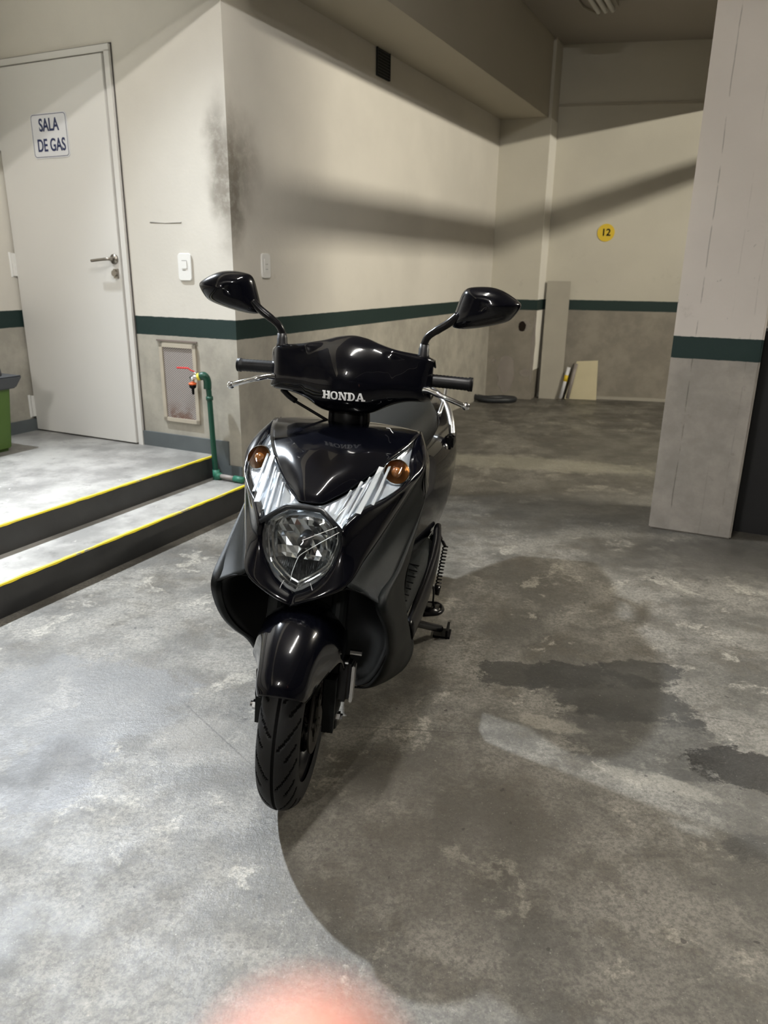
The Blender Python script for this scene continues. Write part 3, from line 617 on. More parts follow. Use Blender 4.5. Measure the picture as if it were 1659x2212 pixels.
# --- front wheel
RW_, TW = 0.232, 0.048
def tyre(R, hw, parent, xf, name='tyre', treads=True, y0=0.0):
    bm = bmesh.new(); nu = 420 if treads else 72; nv = 56 if treads else 20; rim = R - 0.078
    prof = []
    for k in range(nv + 1):
        t = -1 + 2 * k / nv                                  # round section: flanks then crown
        ang = t * math.radians(118)
        x = hw * math.sin(ang) * (1.0 if abs(ang) < math.pi / 2 else 1.0); rr = R - 0.047 * (1 - math.cos(ang)) 
        prof.append((x, rr, t))
    V_ = []; D_ = []
    for i in range(nu):
        a = 2 * math.pi * i / nu; row = []; D_.append([])
        for x, rr, t in prof:
            dep = 0.0
            if treads and abs(t) < 0.66:
                s = t / 0.66
                if abs(s) < 0.035: dep = 0.0035
                q = a / (2 * math.pi) * 28 - 1.7 * abs(s) + (0.5 if s > 0 else 0) + 10
                u = q % 1.0; j = int(q // 1) % 2
                lo, hi = (0.16, 0.95) if j else (0.42, 0.86)
                if lo < abs(s) < hi and u < 0.14: dep = 0.0035
            rad = rr - dep; D_[-1].append(dep > 0)
            row.append(bm.verts.new((x, y0 - rad * math.cos(a), R + rad * math.sin(a))))
        V_.append(row)
    for i in range(nu):
        for k in range(nv):
            f_ = bm.faces.new((V_[i][k], V_[i][k + 1], V_[(i + 1) % nu][k + 1], V_[(i + 1) % nu][k]))
            if D_[i][k] or D_[i][k + 1]: f_.material_index = 1
    bmesh.ops.recalc_face_normals(bm, faces=bm.faces)
    bmesh.ops.transform(bm, matrix=xf, verts=bm.verts)
    return obj(name, bm, [M['rubber'], M['groove_shade']], parent, True)
def annulus(bm, x, R, ro, ri, y0=0.0, th=0.004, n=64):
    for s in (-1, 1):
        o_ = [bm.verts.new((x + s * th / 2, y0 - ro * math.cos(2 * math.pi * k / n), R + ro * math.sin(2 * math.pi * k / n))) for k in range(n)]
        i_ = [bm.verts.new((x + s * th / 2, y0 - ri * math.cos(2 * math.pi * k / n), R + ri * math.sin(2 * math.pi * k / n))) for k in range(n)]
        for k in range(n): bm.faces.new((o_[k], o_[(k + 1) % n], i_[(k + 1) % n], i_[k]))
        if s == -1: po, pi_ = o_, i_
    for k in range(n):
        bm.faces.new((po[k], po[(k + 1) % n], o_[(k + 1) % n], o_[k])); bm.faces.new((pi_[k], pi_[(k + 1) % n], i_[(k + 1) % n], i_[k]))
def wheel_rim(name, R, xf, y0=0.0, hw=0.036):
    bm = bmesh.new(); rr = R - 0.066; prof = [(-hw, rr + 0.004), (-hw + 0.004, rr - 0.008), (-hw * 0.6, rr - 0.016), (-hw * .3, rr - 0.026), (hw * .3, rr - 0.026), (hw * 0.6, rr - 0.016), (hw - 0.004, rr - 0.008), (hw, rr + 0.004)]
    n = 72; V_ = [[bm.verts.new((x, y0 - q * math.cos(2 * math.pi * i / n), R + q * math.sin(2 * math.pi * i / n))) for x, q in prof] for i in range(n)]
    for i in range(n):
        for k in range(len(prof) - 1): bm.faces.new((V_[i][k], V_[i][k + 1], V_[(i + 1) % n][k + 1], V_[(i + 1) % n][k]))
    add_tube(bm, [(-0.045, y0, R), (0.045, y0, R)], 0.034, 24)
    for i in range(5):                                       # five split spokes
        a = 2 * math.pi * i / 5 + 0.5
        for da, dx in ((0.16, 0.014), (-0.16, 0.014)):
            p = [(dx, y0 - 0.03 * math.cos(a), R + 0.03 * math.sin(a)), (dx * 1.2, y0 - (rr - 0.02) * math.cos(a + da), R + (rr - 0.02) * math.sin(a + da))]
            add_tube(bm, p, [0.014, 0.009], 8)
            p = [(-dx, *p[0][1:]), (-dx * 1.2, *p[1][1:])]; add_tube(bm, p, [0.014, 0.009], 8)
    bmesh.ops.recalc_face_normals(bm, faces=bm.faces); bmesh.ops.transform(bm, matrix=xf, verts=bm.verts)
    return obj(name, bm, M['paintblack'], sct, True)
fw = wheel_rim('front_wheel', RW_, REL); tyre(RW_, TW, fw, REL)
bm = bmesh.new(); annulus(bm, 0.050, RW_, 0.098, 0.060)
add_tube(bm, [(0.046, 0, RW_), (0.054, 0, RW_)], 0.045, 24)
for k in range(6):
    a = math.pi * k / 3; add_tube(bm, [(0.050, -0.03 * math.cos(a), RW_ + 0.03 * math.sin(a)), (0.050, -0.07 * math.cos(a), RW_ + 0.07 * math.sin(a))], 0.006, 6)
bmesh.ops.transform(bm, matrix=REL, verts=bm.verts); obj('brake_disc', bm, M['discsteel'], fw)
# forks, caliper, axle nuts
for s in (-1, 1):
    bm = bmesh.new()
    fk = [(s * 0.082, 0.0, RW_ - 0.035), (s * 0.082, 0.012, RW_ + 0.05), (s * 0.078, 0.045, 0.40), (s * 0.076, 0.11, 0.60)]
    add_tube(bm, smooth_path(fk, 4), [0.019] * 3 + [0.024] * 6 + [0.021] * 4, 14)
    local_box(bm, s * 0.082 - 0.014, s * 0.082 + 0.014, -0.028, 0.024, RW_ - 0.035, RW_ + 0.11)
    bmesh.ops.transform(bm, matrix=REL, verts=bm.verts); fo = obj('fork_leg', bm, M['matte'], sct, False)
    bm = bmesh.new(); add_tube(bm, [(s * 0.094, 0, RW_ - 0.004), (s * 0.108, 0, RW_ - 0.004)], 0.0125, 6); add_tube(bm, [(s * 0.108, 0, RW_ - 0.004), (s * 0.114, 0, RW_ - 0.004)], 0.008, 10)
    bmesh.ops.transform(bm, matrix=REL, verts=bm.verts); obj('axle_nut', bm, M['chrome'], fo)
bm = bmesh.new()
vs = add_box(bm, (0.106, 0.030, RW_ + 0.085), (0.034, 0.055, 0.105), Matrix.Rotation(math.radians(-10), 3, 'X'))
bmesh.ops.bevel(bm, geom=bm.edges[:], offset=0.008, segments=3, affect='EDGES'); bmesh.ops.transform(bm, matrix=REL, verts=bm.verts); cal = obj('brake_caliper', bm, M['paintblack'], sct)
bm = bmesh.new(); vs = add_box(bm, (0.128, 0.034, RW_ + 0.075), (0.007, 0.042, 0.095), Matrix.Rotation(math.radians(-10), 3, 'X')); bmesh.ops.bevel(bm, geom=bm.edges[:], offset=0.003, segments=2, affect='EDGES')
bmesh.ops.transform(bm, matrix=REL, verts=bm.verts); obj('caliper_cover', bm, M['satin'], cal)
bm = bmesh.new(); add_tube(bm, [(0.118, 0.02, RW_ + 0.165), (0.146, 0.02, RW_ + 0.165)], 0.007, 8); bmesh.ops.transform(bm, matrix=REL, verts=bm.verts); obj('caliper_bolt', bm, M['chrome'], cal)
# --- front fender, wraps the wheel crown with a skirt over each fork
def fend(a_deg, prof):                                         # a_deg measured from straight ahead, upward
    a = math.radians(a_deg); return [(x, -(RW_ + h) * math.cos(a), RW_ + (RW_ + h) * math.sin(a)) for x, h in prof]
frows = [fend(38, [(0, .028), (.028, .025), (.046, .012), (.051, -.018), (.050, -.030)]),
         fend(42, [(0, .036), (.029, .031), (.050, .016), (.057, -.020), (.056, -.040)]),
         fend(52, [(0, .042), (.031, .037), (.054, .018), (.064, -.022), (.066, -.055)]),
         fend(63, [(0, .047), (.033, .042), (.058, .022), (.073, -.016), (.080, -.062)]),
         fend(76, [(0, .050), (.036, .044), (.062, .025), (.084, -.010), (.100, -.060)]),
         fend(92, [(0, .046), (.036, .041), (.062, .022), (.090, -.012), (.108, -.110)]),
         fend(110, [(0, .036), (.036, .032), (.060, .016), (.090, -.010), (.102, -.125)]),
         fend(135, [(0, .024), (.036, .022), (.058, .010), (.070, -.01), (.072, -.05)])]
fe = grid('front_fender', frows, M['gloss'], thick=0.003, xf=REL, sub=0, fit=5)

# --- front cowl: body around the lamp, from the nose tips to the chin
inner = [(.195, .430, .849), (.200, .300, .800), (.206, .226, .766), (.163, .133, .738), (.120, .066, .724), (.095, .028, .694), (.096, .026, .660), (.069, .000, .594), (.036, -.016, .564), (0, -.022, .548)]
outer = [(.205, .440, .846), (.230, .360, .812), (.236, .322, .790), (.213, .245, .744), (.190, .178, .700), (.166, .112, .657), (.143, .052, .618), (.118, -.008, .579), (.060, -.034, .552), (0, -.042, .529)]
mid = []
for i, (p, q) in enumerate(zip(inner, outer)):
    mid.append(tuple((a + b) / 2 + c for a, b, c in zip(p, q, (0.002, -0.006, 0.003) if i < 8 else (0, -0.005, 0))))
back_out = [(x * 0.985, y + 0.02, z - 0.010) for x, y, z in outer]
inn = [(x * 0.985, y + 0.02, z + 0.002) for x, y, z in inner]
rws = [list(r) for r in zip(inn, inner, mid, outer, back_out)]
grid('front_cowl', rws + [], M['gloss'], mirror=False, thick=0.003, sub=0, fit=5)
c2 = grid('front_cowl', [[(-x, y, z) for x, y, z in r] for r in rws], M['gloss'], mirror=False, thick=0.003, flip=True, sub=0, fit=5)
# --- top nose panel between the lamp wings
prow = [[(0, .515, .825), (.07, .515, .825), (.14, .50, .828), (.192, .465, .830)],
        [(0, .480, .852), (.07, .475, .853), (.14, .462, .851), (.204, .442, .847)],
        [(0, .440, .857), (.07, .436, .857), (.135, .424, .853), (.200, .402, .843)],
        [(0, .360, .851), (.06, .357, .850), (.118, .352, .843), (.187, .348, .828)],
        [(0, .270, .830), (.05, .268, .829), (.098, .265, .822), (.151, .262, .804)],
        [(0, .190, .800), (.045, .192, .802), (.078, .194, .796), (.108, .192, .774)],
        [(0, .130, .768), (.030, .132, .768), (.050, .140, .764), (.073, .148, .750)],
        [(0, .098, .744), (.018, .100, .744), (.034, .108, .742), (.046, .118, .738)],
        [(0, .090, .732), (.012, .091, .732), (.022, .094, .732), (.030, .100, .731)]]
grid('nose_panel', prow, M['gloss'], thick=0.003, sub=0, fit=5)
bm = bmesh.new(); add_tube(bm, smooth_path([(.118, .385, .862), (.128, .380, .8625), (.136, .362, .860), (.142, .355, .857)], 3), 0.0011, 6); obj('painted_glint', bm, M['letter'], sct)  # bright squiggle added to imitate a small reflection in the lacquer

# --- lamp unit: chrome wings running up beside the nose panel, headlamp below
wi = [(.187, .350, .827), (.152, .262, .803), (.110, .192, .773), (.075, .147, .749), (.048, .116, .736), (.028, .098, .729), (0, .090, .727)]
wo = [(.194, .350, .822), (.206, .226, .766), (.163, .133, .738), (.120, .066, .724), (.095, .030, .702), (.056, .056, .706), (0, .056, .716)]
def lerp3(p, q, t, off=(0, 0, 0)): return tuple(a + (b - a) * t + c for a, b, c in zip(p, q, off))
hl = grid('headlight', [[lerp3(p, q, t, (0, .010 + .012 * math.sin(t * math.pi), -.006)) for t in (0, .35, .7, 1)] for p, q in zip(wi, wo)], M['wing'], mirror=False, sub=0, fit=4)
hl.data.materials.append(M['lampdark'])
w2 = grid('chrome_wing', [[(-x, y, z) for x, y, z in [lerp3(p, q, t, (0, .010 + .012 * math.sin(t * math.pi), -.006)) for t in (0, .35, .7, 1)]] for p, q in zip(wi, wo)], M['wing'], hl, mirror=False, sub=0, fit=4, flip=True)
for s in (1, -1):
    g_ = [[(s * x, y, z) for x, y, z in [lerp3(p, q, t, (0, -.024 * math.sin(t * math.pi) - .002, .016 * math.sin(t * math.pi))) for t in (0, .25, .5, .75, 1)]] for p, q in zip(wi, wo)]
    grid('wing_lens', g_, M['glass'], hl, mirror=False, sub=0, fit=4, flip=s < 0)
    # slanted bright fins and stepped bars inside the wing
    bm = bmesh.new()
    def fin(p, q, w_, m_=None):
        p, q = Vector(p), Vector(q); d_ = (q - p).normalized(); sd = d_.cross(Vector((0, -0.8, 0.6))).normalized() * w_ / 2; up_ = Vector((0, -0.006, 0.004))
        vs = [bm.verts.new(v_) for v_ in (p - sd, p + sd, q + sd, q - sd)]; vt = [bm.verts.new(v_.co + up_) for v_ in vs]
        bm.faces.new(vt); 
        for k in range(4): bm.faces.new((vs[k], vs[(k + 1) % 4], vt[(k + 1) % 4], vt[k]))
    fin((s * .140, .236, .794), (s * .122, .075, .723), .012); fin((s * .158, .262, .798), (s * .146, .118, .733), .006)
    fin((s * .104, .182, .768), (s * .086, .040, .706), .005); fin((s * .120, .200, .776), (s * .100, .060, .712), .004); fin((s * .085, .155, .752), (s * .070, .066, .718), .004)
    bmesh.ops.recalc_face_normals(bm, faces=bm.faces); obj('chrome_fin', bm, M['finw'], hl)
    # turn signal: chrome cup, ring and amber bulb
    ax = Vector((s * .20, -.80, .55)).normalized(); c0 = Vector((s * .177, .238, .786))
    bm = bmesh.new(); add_tube(bm, [c0 + ax * -.012, c0 + ax * .004, c0 + ax * .006], [.024, .0335, .031], 28, cap=False); ts = obj('turn_signal', bm, M['chrome'], sct, True)
    bm = bmesh.new(); add_tube(bm, [c0 + ax * -.012, c0 + ax * -.004], [.012, .029], 24); obj('signal_reflector', bm, simple('amber_reflector', (0.30, 0.12, 0.035), 0.3, metal=1), ts, True)
    bm = bmesh.new(); bmesh.ops.create_uvsphere(bm, u_segments=20, v_segments=12, radius=.0135, matrix=Matrix.Translation(c0 + ax * .000)); obj('amber_bulb', bm, M['amber'], ts, True)
# headlamp: half-width and depth of the lens at each level
HL = [(.728, .038, .055, .060), (.724, .046, .050, .056), (.710, .069, .034, .044), (.698, .088, .022, .036), (.668, .0935, .004, .030), (.655, .0925, -.002, .027), (.628, .086, -.012, .017), (.606, .080, -.019, .010), (.597, .075, -.021, .006), (.586, .062, -.022, -.002), (.570, .038, -.023, -.011), (.558, .018, -.024, -.017), (.550, .004, -.024, -.020)]
def hl_rows(scale, back, bul=1.0):
    out = []
    zc = .645
    for z, hw, yc, ye in HL:
        r = []
        for t in (0, .33, .66, .9, 1.0):
            y = yc * bul + (ye - yc) * t ** 2 + ye * (1 - bul) * 0 + back
            r.append((hw * scale * t, y, zc + (z - zc) * scale))
        out.append(r)
    return out
grid('headlamp_lens', hl_rows(1.0, -.002), M['glass'], hl, sub=0, fit=3)
# dark surround and chrome steps behind the glass
def hexring(s0, s1, b0, b1):
    a = [( (r[-1][0]), r[-1][1], r[-1][2]) for r in hl_rows(s0, b0)]; b = [(r[-1][0], r[-1][1], r[-1][2]) for r in hl_rows(s1, b1)]
    a = [(0, a[0][1], a[0][2])] + a; b = [(0, b[0][1], b[0][2])] + b
    full = lambda L: L + [(-x, y, z) for x, y, z in reversed(L[1:-1])]
    return [list(r) for r in zip(full(a), full(b))]
grid('lamp_surround', hexring(1.0, .93, .003, .006), M['lampdark'], hl, mirror=False, sub=0, closed=True)
for s0, s1, b0, b1, mm in ((.93, .90, .006, .014, 'chrome'), (.90, .87, .014, .015, 'reflector'), (.87, .84, .015, .024, 'chrome'), (.84, .80, .024, .026, 'reflector')):
    grid('chrome_bezel', hexring(s0, s1, b0, b1), M[mm], hl, mirror=False, sub=0, closed=True, smooth=False)
# faceted bowl
bm = bmesh.new(); nr, nc = 7, 12; R_ = hl_rows(.80, .026); Vg = []
for i in range(nr * 2 + 1):
    fi = i / (nr * 2) * (len(R_) - 1); k = min(int(fi), len(R_) - 2); t = fi - k; row = []
    for j in range(nc + 1):
        s_ = -1 + 2 * j / nc; u_ = abs(s_) * 4; kk = min(int(u_), 3); tt = u_ - kk
        def ev(r): return [a + (b - a) * tt for a, b in zip(r[kk], r[kk + 1])]
        pa, pb = ev(R_[k]), ev(R_[k + 1]); p = [a + (b - a) * t for a, b in zip(pa, pb)]
        zz = 1 - abs((p[2] - .645) / .085); dep = .050 * max(0, 1 - (s_ ** 2)) * max(0, min(1, zz * 1.4)) + random.uniform(-.0035, .0035) * (abs(s_) < .95)
        row.append(bm.verts.new((math.copysign(p[0], s_) if abs(s_) > 1e-6 else 0, p[1] + dep, p[2])))
    Vg.append(row)
for i in range(nr * 2):
    for j in range(nc):
        f_ = bm.faces.new((Vg[i][j], Vg[i][j + 1], Vg[i + 1][j + 1], Vg[i + 1][j])); f_.material_index = 1 if (Vg[i][j].co.z < .612) else 0
o = obj('faceted_reflector', bm, [M['reflector'], M['ribbed']], hl, False)
bm = bmesh.new(); add_tube(bm, [(.012, .050, .668), (.012, .012, .664), (.012, .006, .663)], [.014, .016, .013], 20); obj('bulb_cap', bm, M['lampdark'], hl, True)
bm = bmesh.new(); add_tube(bm, [(.004, .040, .628), (.004, .018, .626)], .009, 16); obj('parking_bulb', bm, M['lampdark'], hl, True)
# black arch over the headlamp
arch = [[(0, .052, .741), (.042, .049, .738), (.050, .046, .734), (.099, .024, .700)], [(0, .044, .729), (.039, .044, .727), (.046, .042, .723), (.094, .022, .692)]]
grid('lamp_surround', arch, M['lampdark'], hl, thick=.004, sub=0)
bm = bmesh.new()
for x0, x1 in ((-.022, -.03), (.040, .046)):
    add_tube(bm, smooth_path([(x0, -.022, .58), (x1, -.024, .562), (x1, -.024, .553)], 3), .0006, 5)
add_tube(bm, smooth_path([(.092, .018, .695), (.05, .004, .668), (.012, -.002, .640), (.004, -.010, .628), (-.004, -.020, .600), (-.006, -.024, .582)], 4), .0007, 5)
add_tube(bm, [(.086, .022, .706), (.012, .000, .672)], .0007, 5)
obj('lens_rib', bm, M['letter'], hl)

# --- leg shield: matt faces each side of the gloss cowl, open wheel well between
gl = [(.236, .322, .790), (.213, .247, .744), (.190, .180, .700), (.166, .114, .657), (.143, .054, .618), (.118, -.006, .579)]
rd = [(.236, .350, .680), (.229, .275, .646), (.221, .195, .614), (.213, .120, .586), (.205, .055, .561), (.199, -.002, .541)]
md_ = [tuple((a + b) / 2 + c for a, b, c in zip(p, q, (-.006, .008, 0))) for p, q in zip(gl, rd)]
gb = [(x - .004, y + .018, z + .002) for x, y, z in gl]
lip0 = [(x - .006, y + .012, z - .014) for x, y, z in rd]
rows_ls = [list(r) for r in zip(gb, gl, md_, rd)]
for s in (1, -1):
    grid('leg_shield', [[(s * x, y, z) for x, y, z in r] for r in rows_ls], M['matte'], mirror=False, thick=.003, flip=s < 0, sub=0, fit=5)
# side face from ridge / well lip back to the footboard
lip = [(.236, .350, .680), (.229, .275, .646), (.221, .195, .614), (.212, .110, .582), (.195, -.002, .541), (.209, .044, .462), (.210, .090, .398), (.204, .140, .345), (.186, .200, .285), (.158, .245, .200), (.118, .285, .140), (.075, .31, .118)]
ot = [(.231, .420, .690), (.222, .440, .640), (.214, .440, .590), (.207, .425, .540), (.200, .410, .490), (.192, .390, .440), (.190, .385, .390), (.194, .420, .320), (.200, .500, .245), (.222, .475, .195), (.205, .390, .150), (.12, .35, .110)]
mids = [tuple((a * 2 + b) / 3 + c for a, b, c in zip(p, q, (.010 * w_, 0, 0))) for p, q, w_ in zip(lip, ot, (0, .3, .6, .8, 1, 1.6, 2.2, 2.4, 2.4, 2.2, 1.5, .5))]
mids2 = [tuple((a + 2 * b) / 3 + c for a, b, c in zip(p, q, (.010 * w_, 0, 0))) for p, q, w_ in zip(lip, ot, (0, .3, .6, .6, .8, 1.2, 2.2, 2.4, 2.2, 1.6, 1.0, .4))]
lipi = [(x - .010, y + .012, z - .004) for x, y, z in lip]
for s in (1, -1):
    grid('side_fairing', [[(s * x, y, z) for x, y, z in r] for r in zip(lipi, lip, mids, mids2, ot)], M['matte'], mirror=False, thick=.003, flip=s < 0, sub=0, fit=5)
# dark wheel-well liner
wl = []
for (x, y, z) in [(.118, -.004, .575)] + lip[4:]:
    wl.append([(0, max(.30, y + .10), z * 0.97 + .012), (x * .5, max(.26, y + .09), z * .98 + .008), (x * .85, y + .08, z), (x - .004, y + .006, z)])
wl[0] = [(0, -.030, .530), (.05, -.028, .540), (.085, -.016, .560), (.114, -.002, .575)]
grid('inner_fender', [wl[0], [(0, .10, .58), (.08, .10, .59), (.14, .06, .57), (.16, .0, .562)], [(0, .28, .57), (.10, .25, .57), (.16, .12, .56), (.196, .004, .54)]] + wl[2:], M['black'], thick=.003, sub=1)
# gloss side flank behind the nose tip
for s in (1, -1):
    fl = [[(.205, .440, .846), (.212, .470, .800), (.215, .490, .74)], [(.230, .360, .812), (.232, .42, .78), (.226, .47, .72)], [(.236, .322, .790), (.238, .36, .74), (.232, .42, .69)], [(.236, .335, .735), (.237, .36, .705), (.230, .42, .685)]]
    grid('side_flank', [[(s * x, y, z) for x, y, z in r] for r in fl], M['gloss'], mirror=False, thick=.003, flip=s < 0, sub=0, fit=5)
# rear side of the shield facing the rider
grid('knee_panel', [[(0, .535, .80), (.12, .53, .80), (.20, .49, .78)], [(0, .53, .62), (.12, .52, .62), (.214, .46, .62)], [(0, .50, .42), (.12, .49, .42), (.19, .40, .42)], [(0, .50, .27), (.12, .50, .27), (.19, .46, .27)]], M['matte'], thick=.004, sub=1)
# --- footboard with its long side rail
grid('floorboard', [[(0, .46, .285), (.12, .46, .285), (.188, .45, .275)], [(0, .62, .285), (.12, .62, .285), (.195, .62, .262)], [(0, .80, .30), (.12, .80, .30), (.200, .80, .285)], [(0, 1.02, .35), (.12, 1.02, .35), (.215, 1.02, .34)]], M['matte'], thick=.012, sub=1)
bm = bmesh.new()
for i in range(9):
    y = .50 + i * .04; add_tube(bm, [(.06, y + .02, .293 + max(0, (y - .62)) * .08), (.180, y - .01, .288 + max(0, (y - .62)) * .1)], .0022, 6)
obj('tread_rib', bm, M['black'], sct)
for s in (1, -1):
    rr = [[(.192, .47, .262), (.208, .46, .270), (.222, .46, .235), (.216, .47, .195), (.19, .48, .18)],
          [(.194, .62, .258), (.212, .62, .268), (.228, .62, .232), (.220, .62, .185), (.19, .62, .172)],
          [(.198, .80, .285), (.220, .80, .297), (.238, .80, .262), (.230, .80, .212), (.19, .80, .198)],
          [(.205, .95, .335), (.230, .95, .348), (.240, .95, .322), (.230, .95, .285), (.19, .95, .250)],
          [(.19, 1.06, .375), (.212, 1.06, .385), (.222, 1.06, .37), (.205, 1.06, .345), (.17, 1.06, .32)]]
    grid('side_rail', [[(s * x, y, z) for x, y, z in r] for r in rr], M['black'] if s < 0 else M['paintblack'], mirror=False, thick=.003, flip=s > 0, sub=2)
# --- rear body
body = []
for y, w_, z0, z1 in ((.70, .10, .28, .66), (.76, .145, .28, .685), (.90, .180, .28, .695), (1.05, .212, .28, .705), (1.2, .232, .31, .705), (1.35, .232, .37, .705), (1.5, .218, .49, .735), (1.66, .17, .56, .745), (1.78, .10, .62, .75)):
    h = z1 - z0
    body.append([(0, y, z1), (w_ * .55, y, z1 - .004), (w_ * .86, y, z1 - h * .10), (w_ * .97, y, z1 - h * .32), (w_, y, z1 - h * .58), (w_ * .93, y, z0 + h * .14), (w_ * .72, y, z0), (0, y, z0)])
grid('body_panel', body, M['gloss'], sub=2, flip=True)
bm = bmesh.new(); 
for s in (1,):
    r = bmesh.ops.create_uvsphere(bm, u_segments=20, v_segments=10, radius=1.0)
    bmesh.ops.transform(bm, matrix=Matrix.Translation((.200, 1.19, .640)) @ Matrix.Rotation(math.radians(70), 4, 'Y') @ Matrix.Diagonal((.012, .012, .006, 1)), verts=r['verts'])
obj('seat_lock', bm, M['satin'], sct, True)
seat = []
for y, w_, z0, z1 in ((.66, .045, .705, .745), (.70, .085, .69, .768), (.78, .135, .672, .790), (.90, .166, .668, .803), (1.04, .176, .682, .818), (1.14, .168, .695, .822), (1.22, .150, .705, .824), (1.30, .125, .715, .812), (1.36, .09, .725, .795)):
    h = z1 - z0
    seat.append([(0, y, z1), (w_ * .5, y, z1 - .003), (w_ * .80, y, z1 - h * .14), (w_ * .97, y, z1 - h * .42), (w_ * 1.0, y, z1 - h * .70), (w_ * .96, y, z0), (0, y, z0)])
se = grid('seat', seat, M['seat'], sub=2, flip=True)
bm = bmesh.new(); pth = [(w_[4][0] + .001, w_[4][1], w_[4][2] + .012) for w_ in seat[1:-1]]
add_tube(bm, smooth_path(pth, 4), .0025, 6); obj('seat_piping', bm, M['black'], se, True)
# grab rail
for s in (1, -1):
    bm = bmesh.new(); pr = smooth_path([(s * .212, 1.26, .668), (s * .200, 1.30, .712), (s * .176, 1.36, .752), (s * .140, 1.42, .784), (s * .095, 1.47, .800), (s * .05, 1.50, .804), (0, 1.51, .804)], 6)
    add_tube(bm, pr, .0125, 12); obj('grab_rail', bm, M['satin'], sct, True)
    bm = bmesh.new(); add_tube(bm, smooth_path([(s * .150, 1.30, .730), (s * .156, 1.40, .775), (s * .150, 1.50, .80)], 4), .008, 8); obj('rail_bracket', bm, M['satin'], sct, True)
bm = bmesh.new(); local_box(bm, .195, .222, 1.22, 1.32, .620, .672); bmesh.ops.bevel(bm, geom=bm.edges[:], offset=.008, segments=2, affect='EDGES'); obj('rail_mount', bm, M['black'], sct)
# --- rear wheel, engine, exhaust, shock absorbers, stand
IDR = Matrix.Identity(4)
RR = 0.217
rxf = MB.inverted() @ Matrix.Rotation(math.radians(-11), 4, 'Z') @ Matrix.Rotation(math.radians(2.5), 4, 'Y')
rwh = wheel_rim('rear_wheel', RR, IDR, y0=1.26, hw=.038); tyre(RR, .052, rwh, IDR, treads=False, y0=1.26)
bm = bmesh.new()
for c_, s_ in (((.085, 1.08, .25), (.07, .44, .16)), ((0, .98, .28), (.16, .20, .16)), ((.085, 1.26, .22), (.065, .16, .15))):
    add_box(bm, c_, s_)
bmesh.ops.bevel(bm, geom=bm.edges[:], offset=.02, segments=3, affect='EDGES'); obj('engine_block', bm, M['bin_grey'], sct)
bm = bmesh.new(); add_tube(bm, [(-.13, 1.05, .22), (-.15, 1.15, .25), (-.155, 1.5, .33)], [.03, .05, .05], 18); obj('exhaust_silencer', bm, M['black'], sct, True)
for s in (1, -1):
    bm = bmesh.new(); p, q = Vector((s * .155, 1.30, .24)), Vector((s * .165, 1.22, .46))
    add_tube(bm, [p, q], .010, 10); hel = []
    for k in range(120):
        t = k / 119; a = t * 2 * math.pi * 9; hel.append(p.lerp(q, .1 + .8 * t) + Vector((math.cos(a) * .023, math.sin(a) * .023, 0)))
    add_tube(bm, hel, .0045, 6); obj('shock_absorber', bm, M['paintblack'], sct, True)
bm = bmesh.new(); add_tube(bm, smooth_path([(.11, .70, .185), (.17, .74, .135), (.22, .82, .085), (.262, .90, .040)], 5), .0135, 12)
ss = obj('side_stand', bm, M['paintblack'], sct, True)
bm = bmesh.new(); local_box(bm, .240, .300, .880, .945, .012, .020); local_box(bm, .284, .292, .878, .950, .010, .046); obj('stand_foot', bm, M['black'], ss)
bm = bmesh.new(); add_tube(bm, smooth_path([(.19, .88, .170), (.205, .86, .205), (.225, .85, .225), (.232, .86, .195), (.230, .89, .140), (.236, .92, .105)], 5), .0035, 8); obj('stand_spring', bm, M['paintblack'], ss, True)
bm = bmesh.new()
pts = [(.20, .86, .105), (.25, .88, .108), (.262, .92, .108), (.24, .96, .106), (.20, .96, .104)]
add_tube(bm, smooth_path(pts, 5), .008, 8); add_box(bm, (.22, .91, .110), (.06, .07, .008)); obj('centre_stand_pedal', bm, M['paintblack'], sct, True)
bm = bmesh.new()
p, q = Vector((.232, 1.16, .255)), Vector((.226, 1.06, .135)); hel = [p.lerp(q, k / 99) + Vector((math.cos(k * .75) * .009, math.sin(k * .75) * .009, 0)) for k in range(100)]
add_tube(bm, hel, .0032, 6); add_tube(bm, [q, q + Vector((-.004, -.02, -.03))], .013, 8); add_tube(bm, [p, p + Vector((-.03, .02, .04))], .006, 8); obj('kick_spring', bm, M['paintblack'], sct, True)

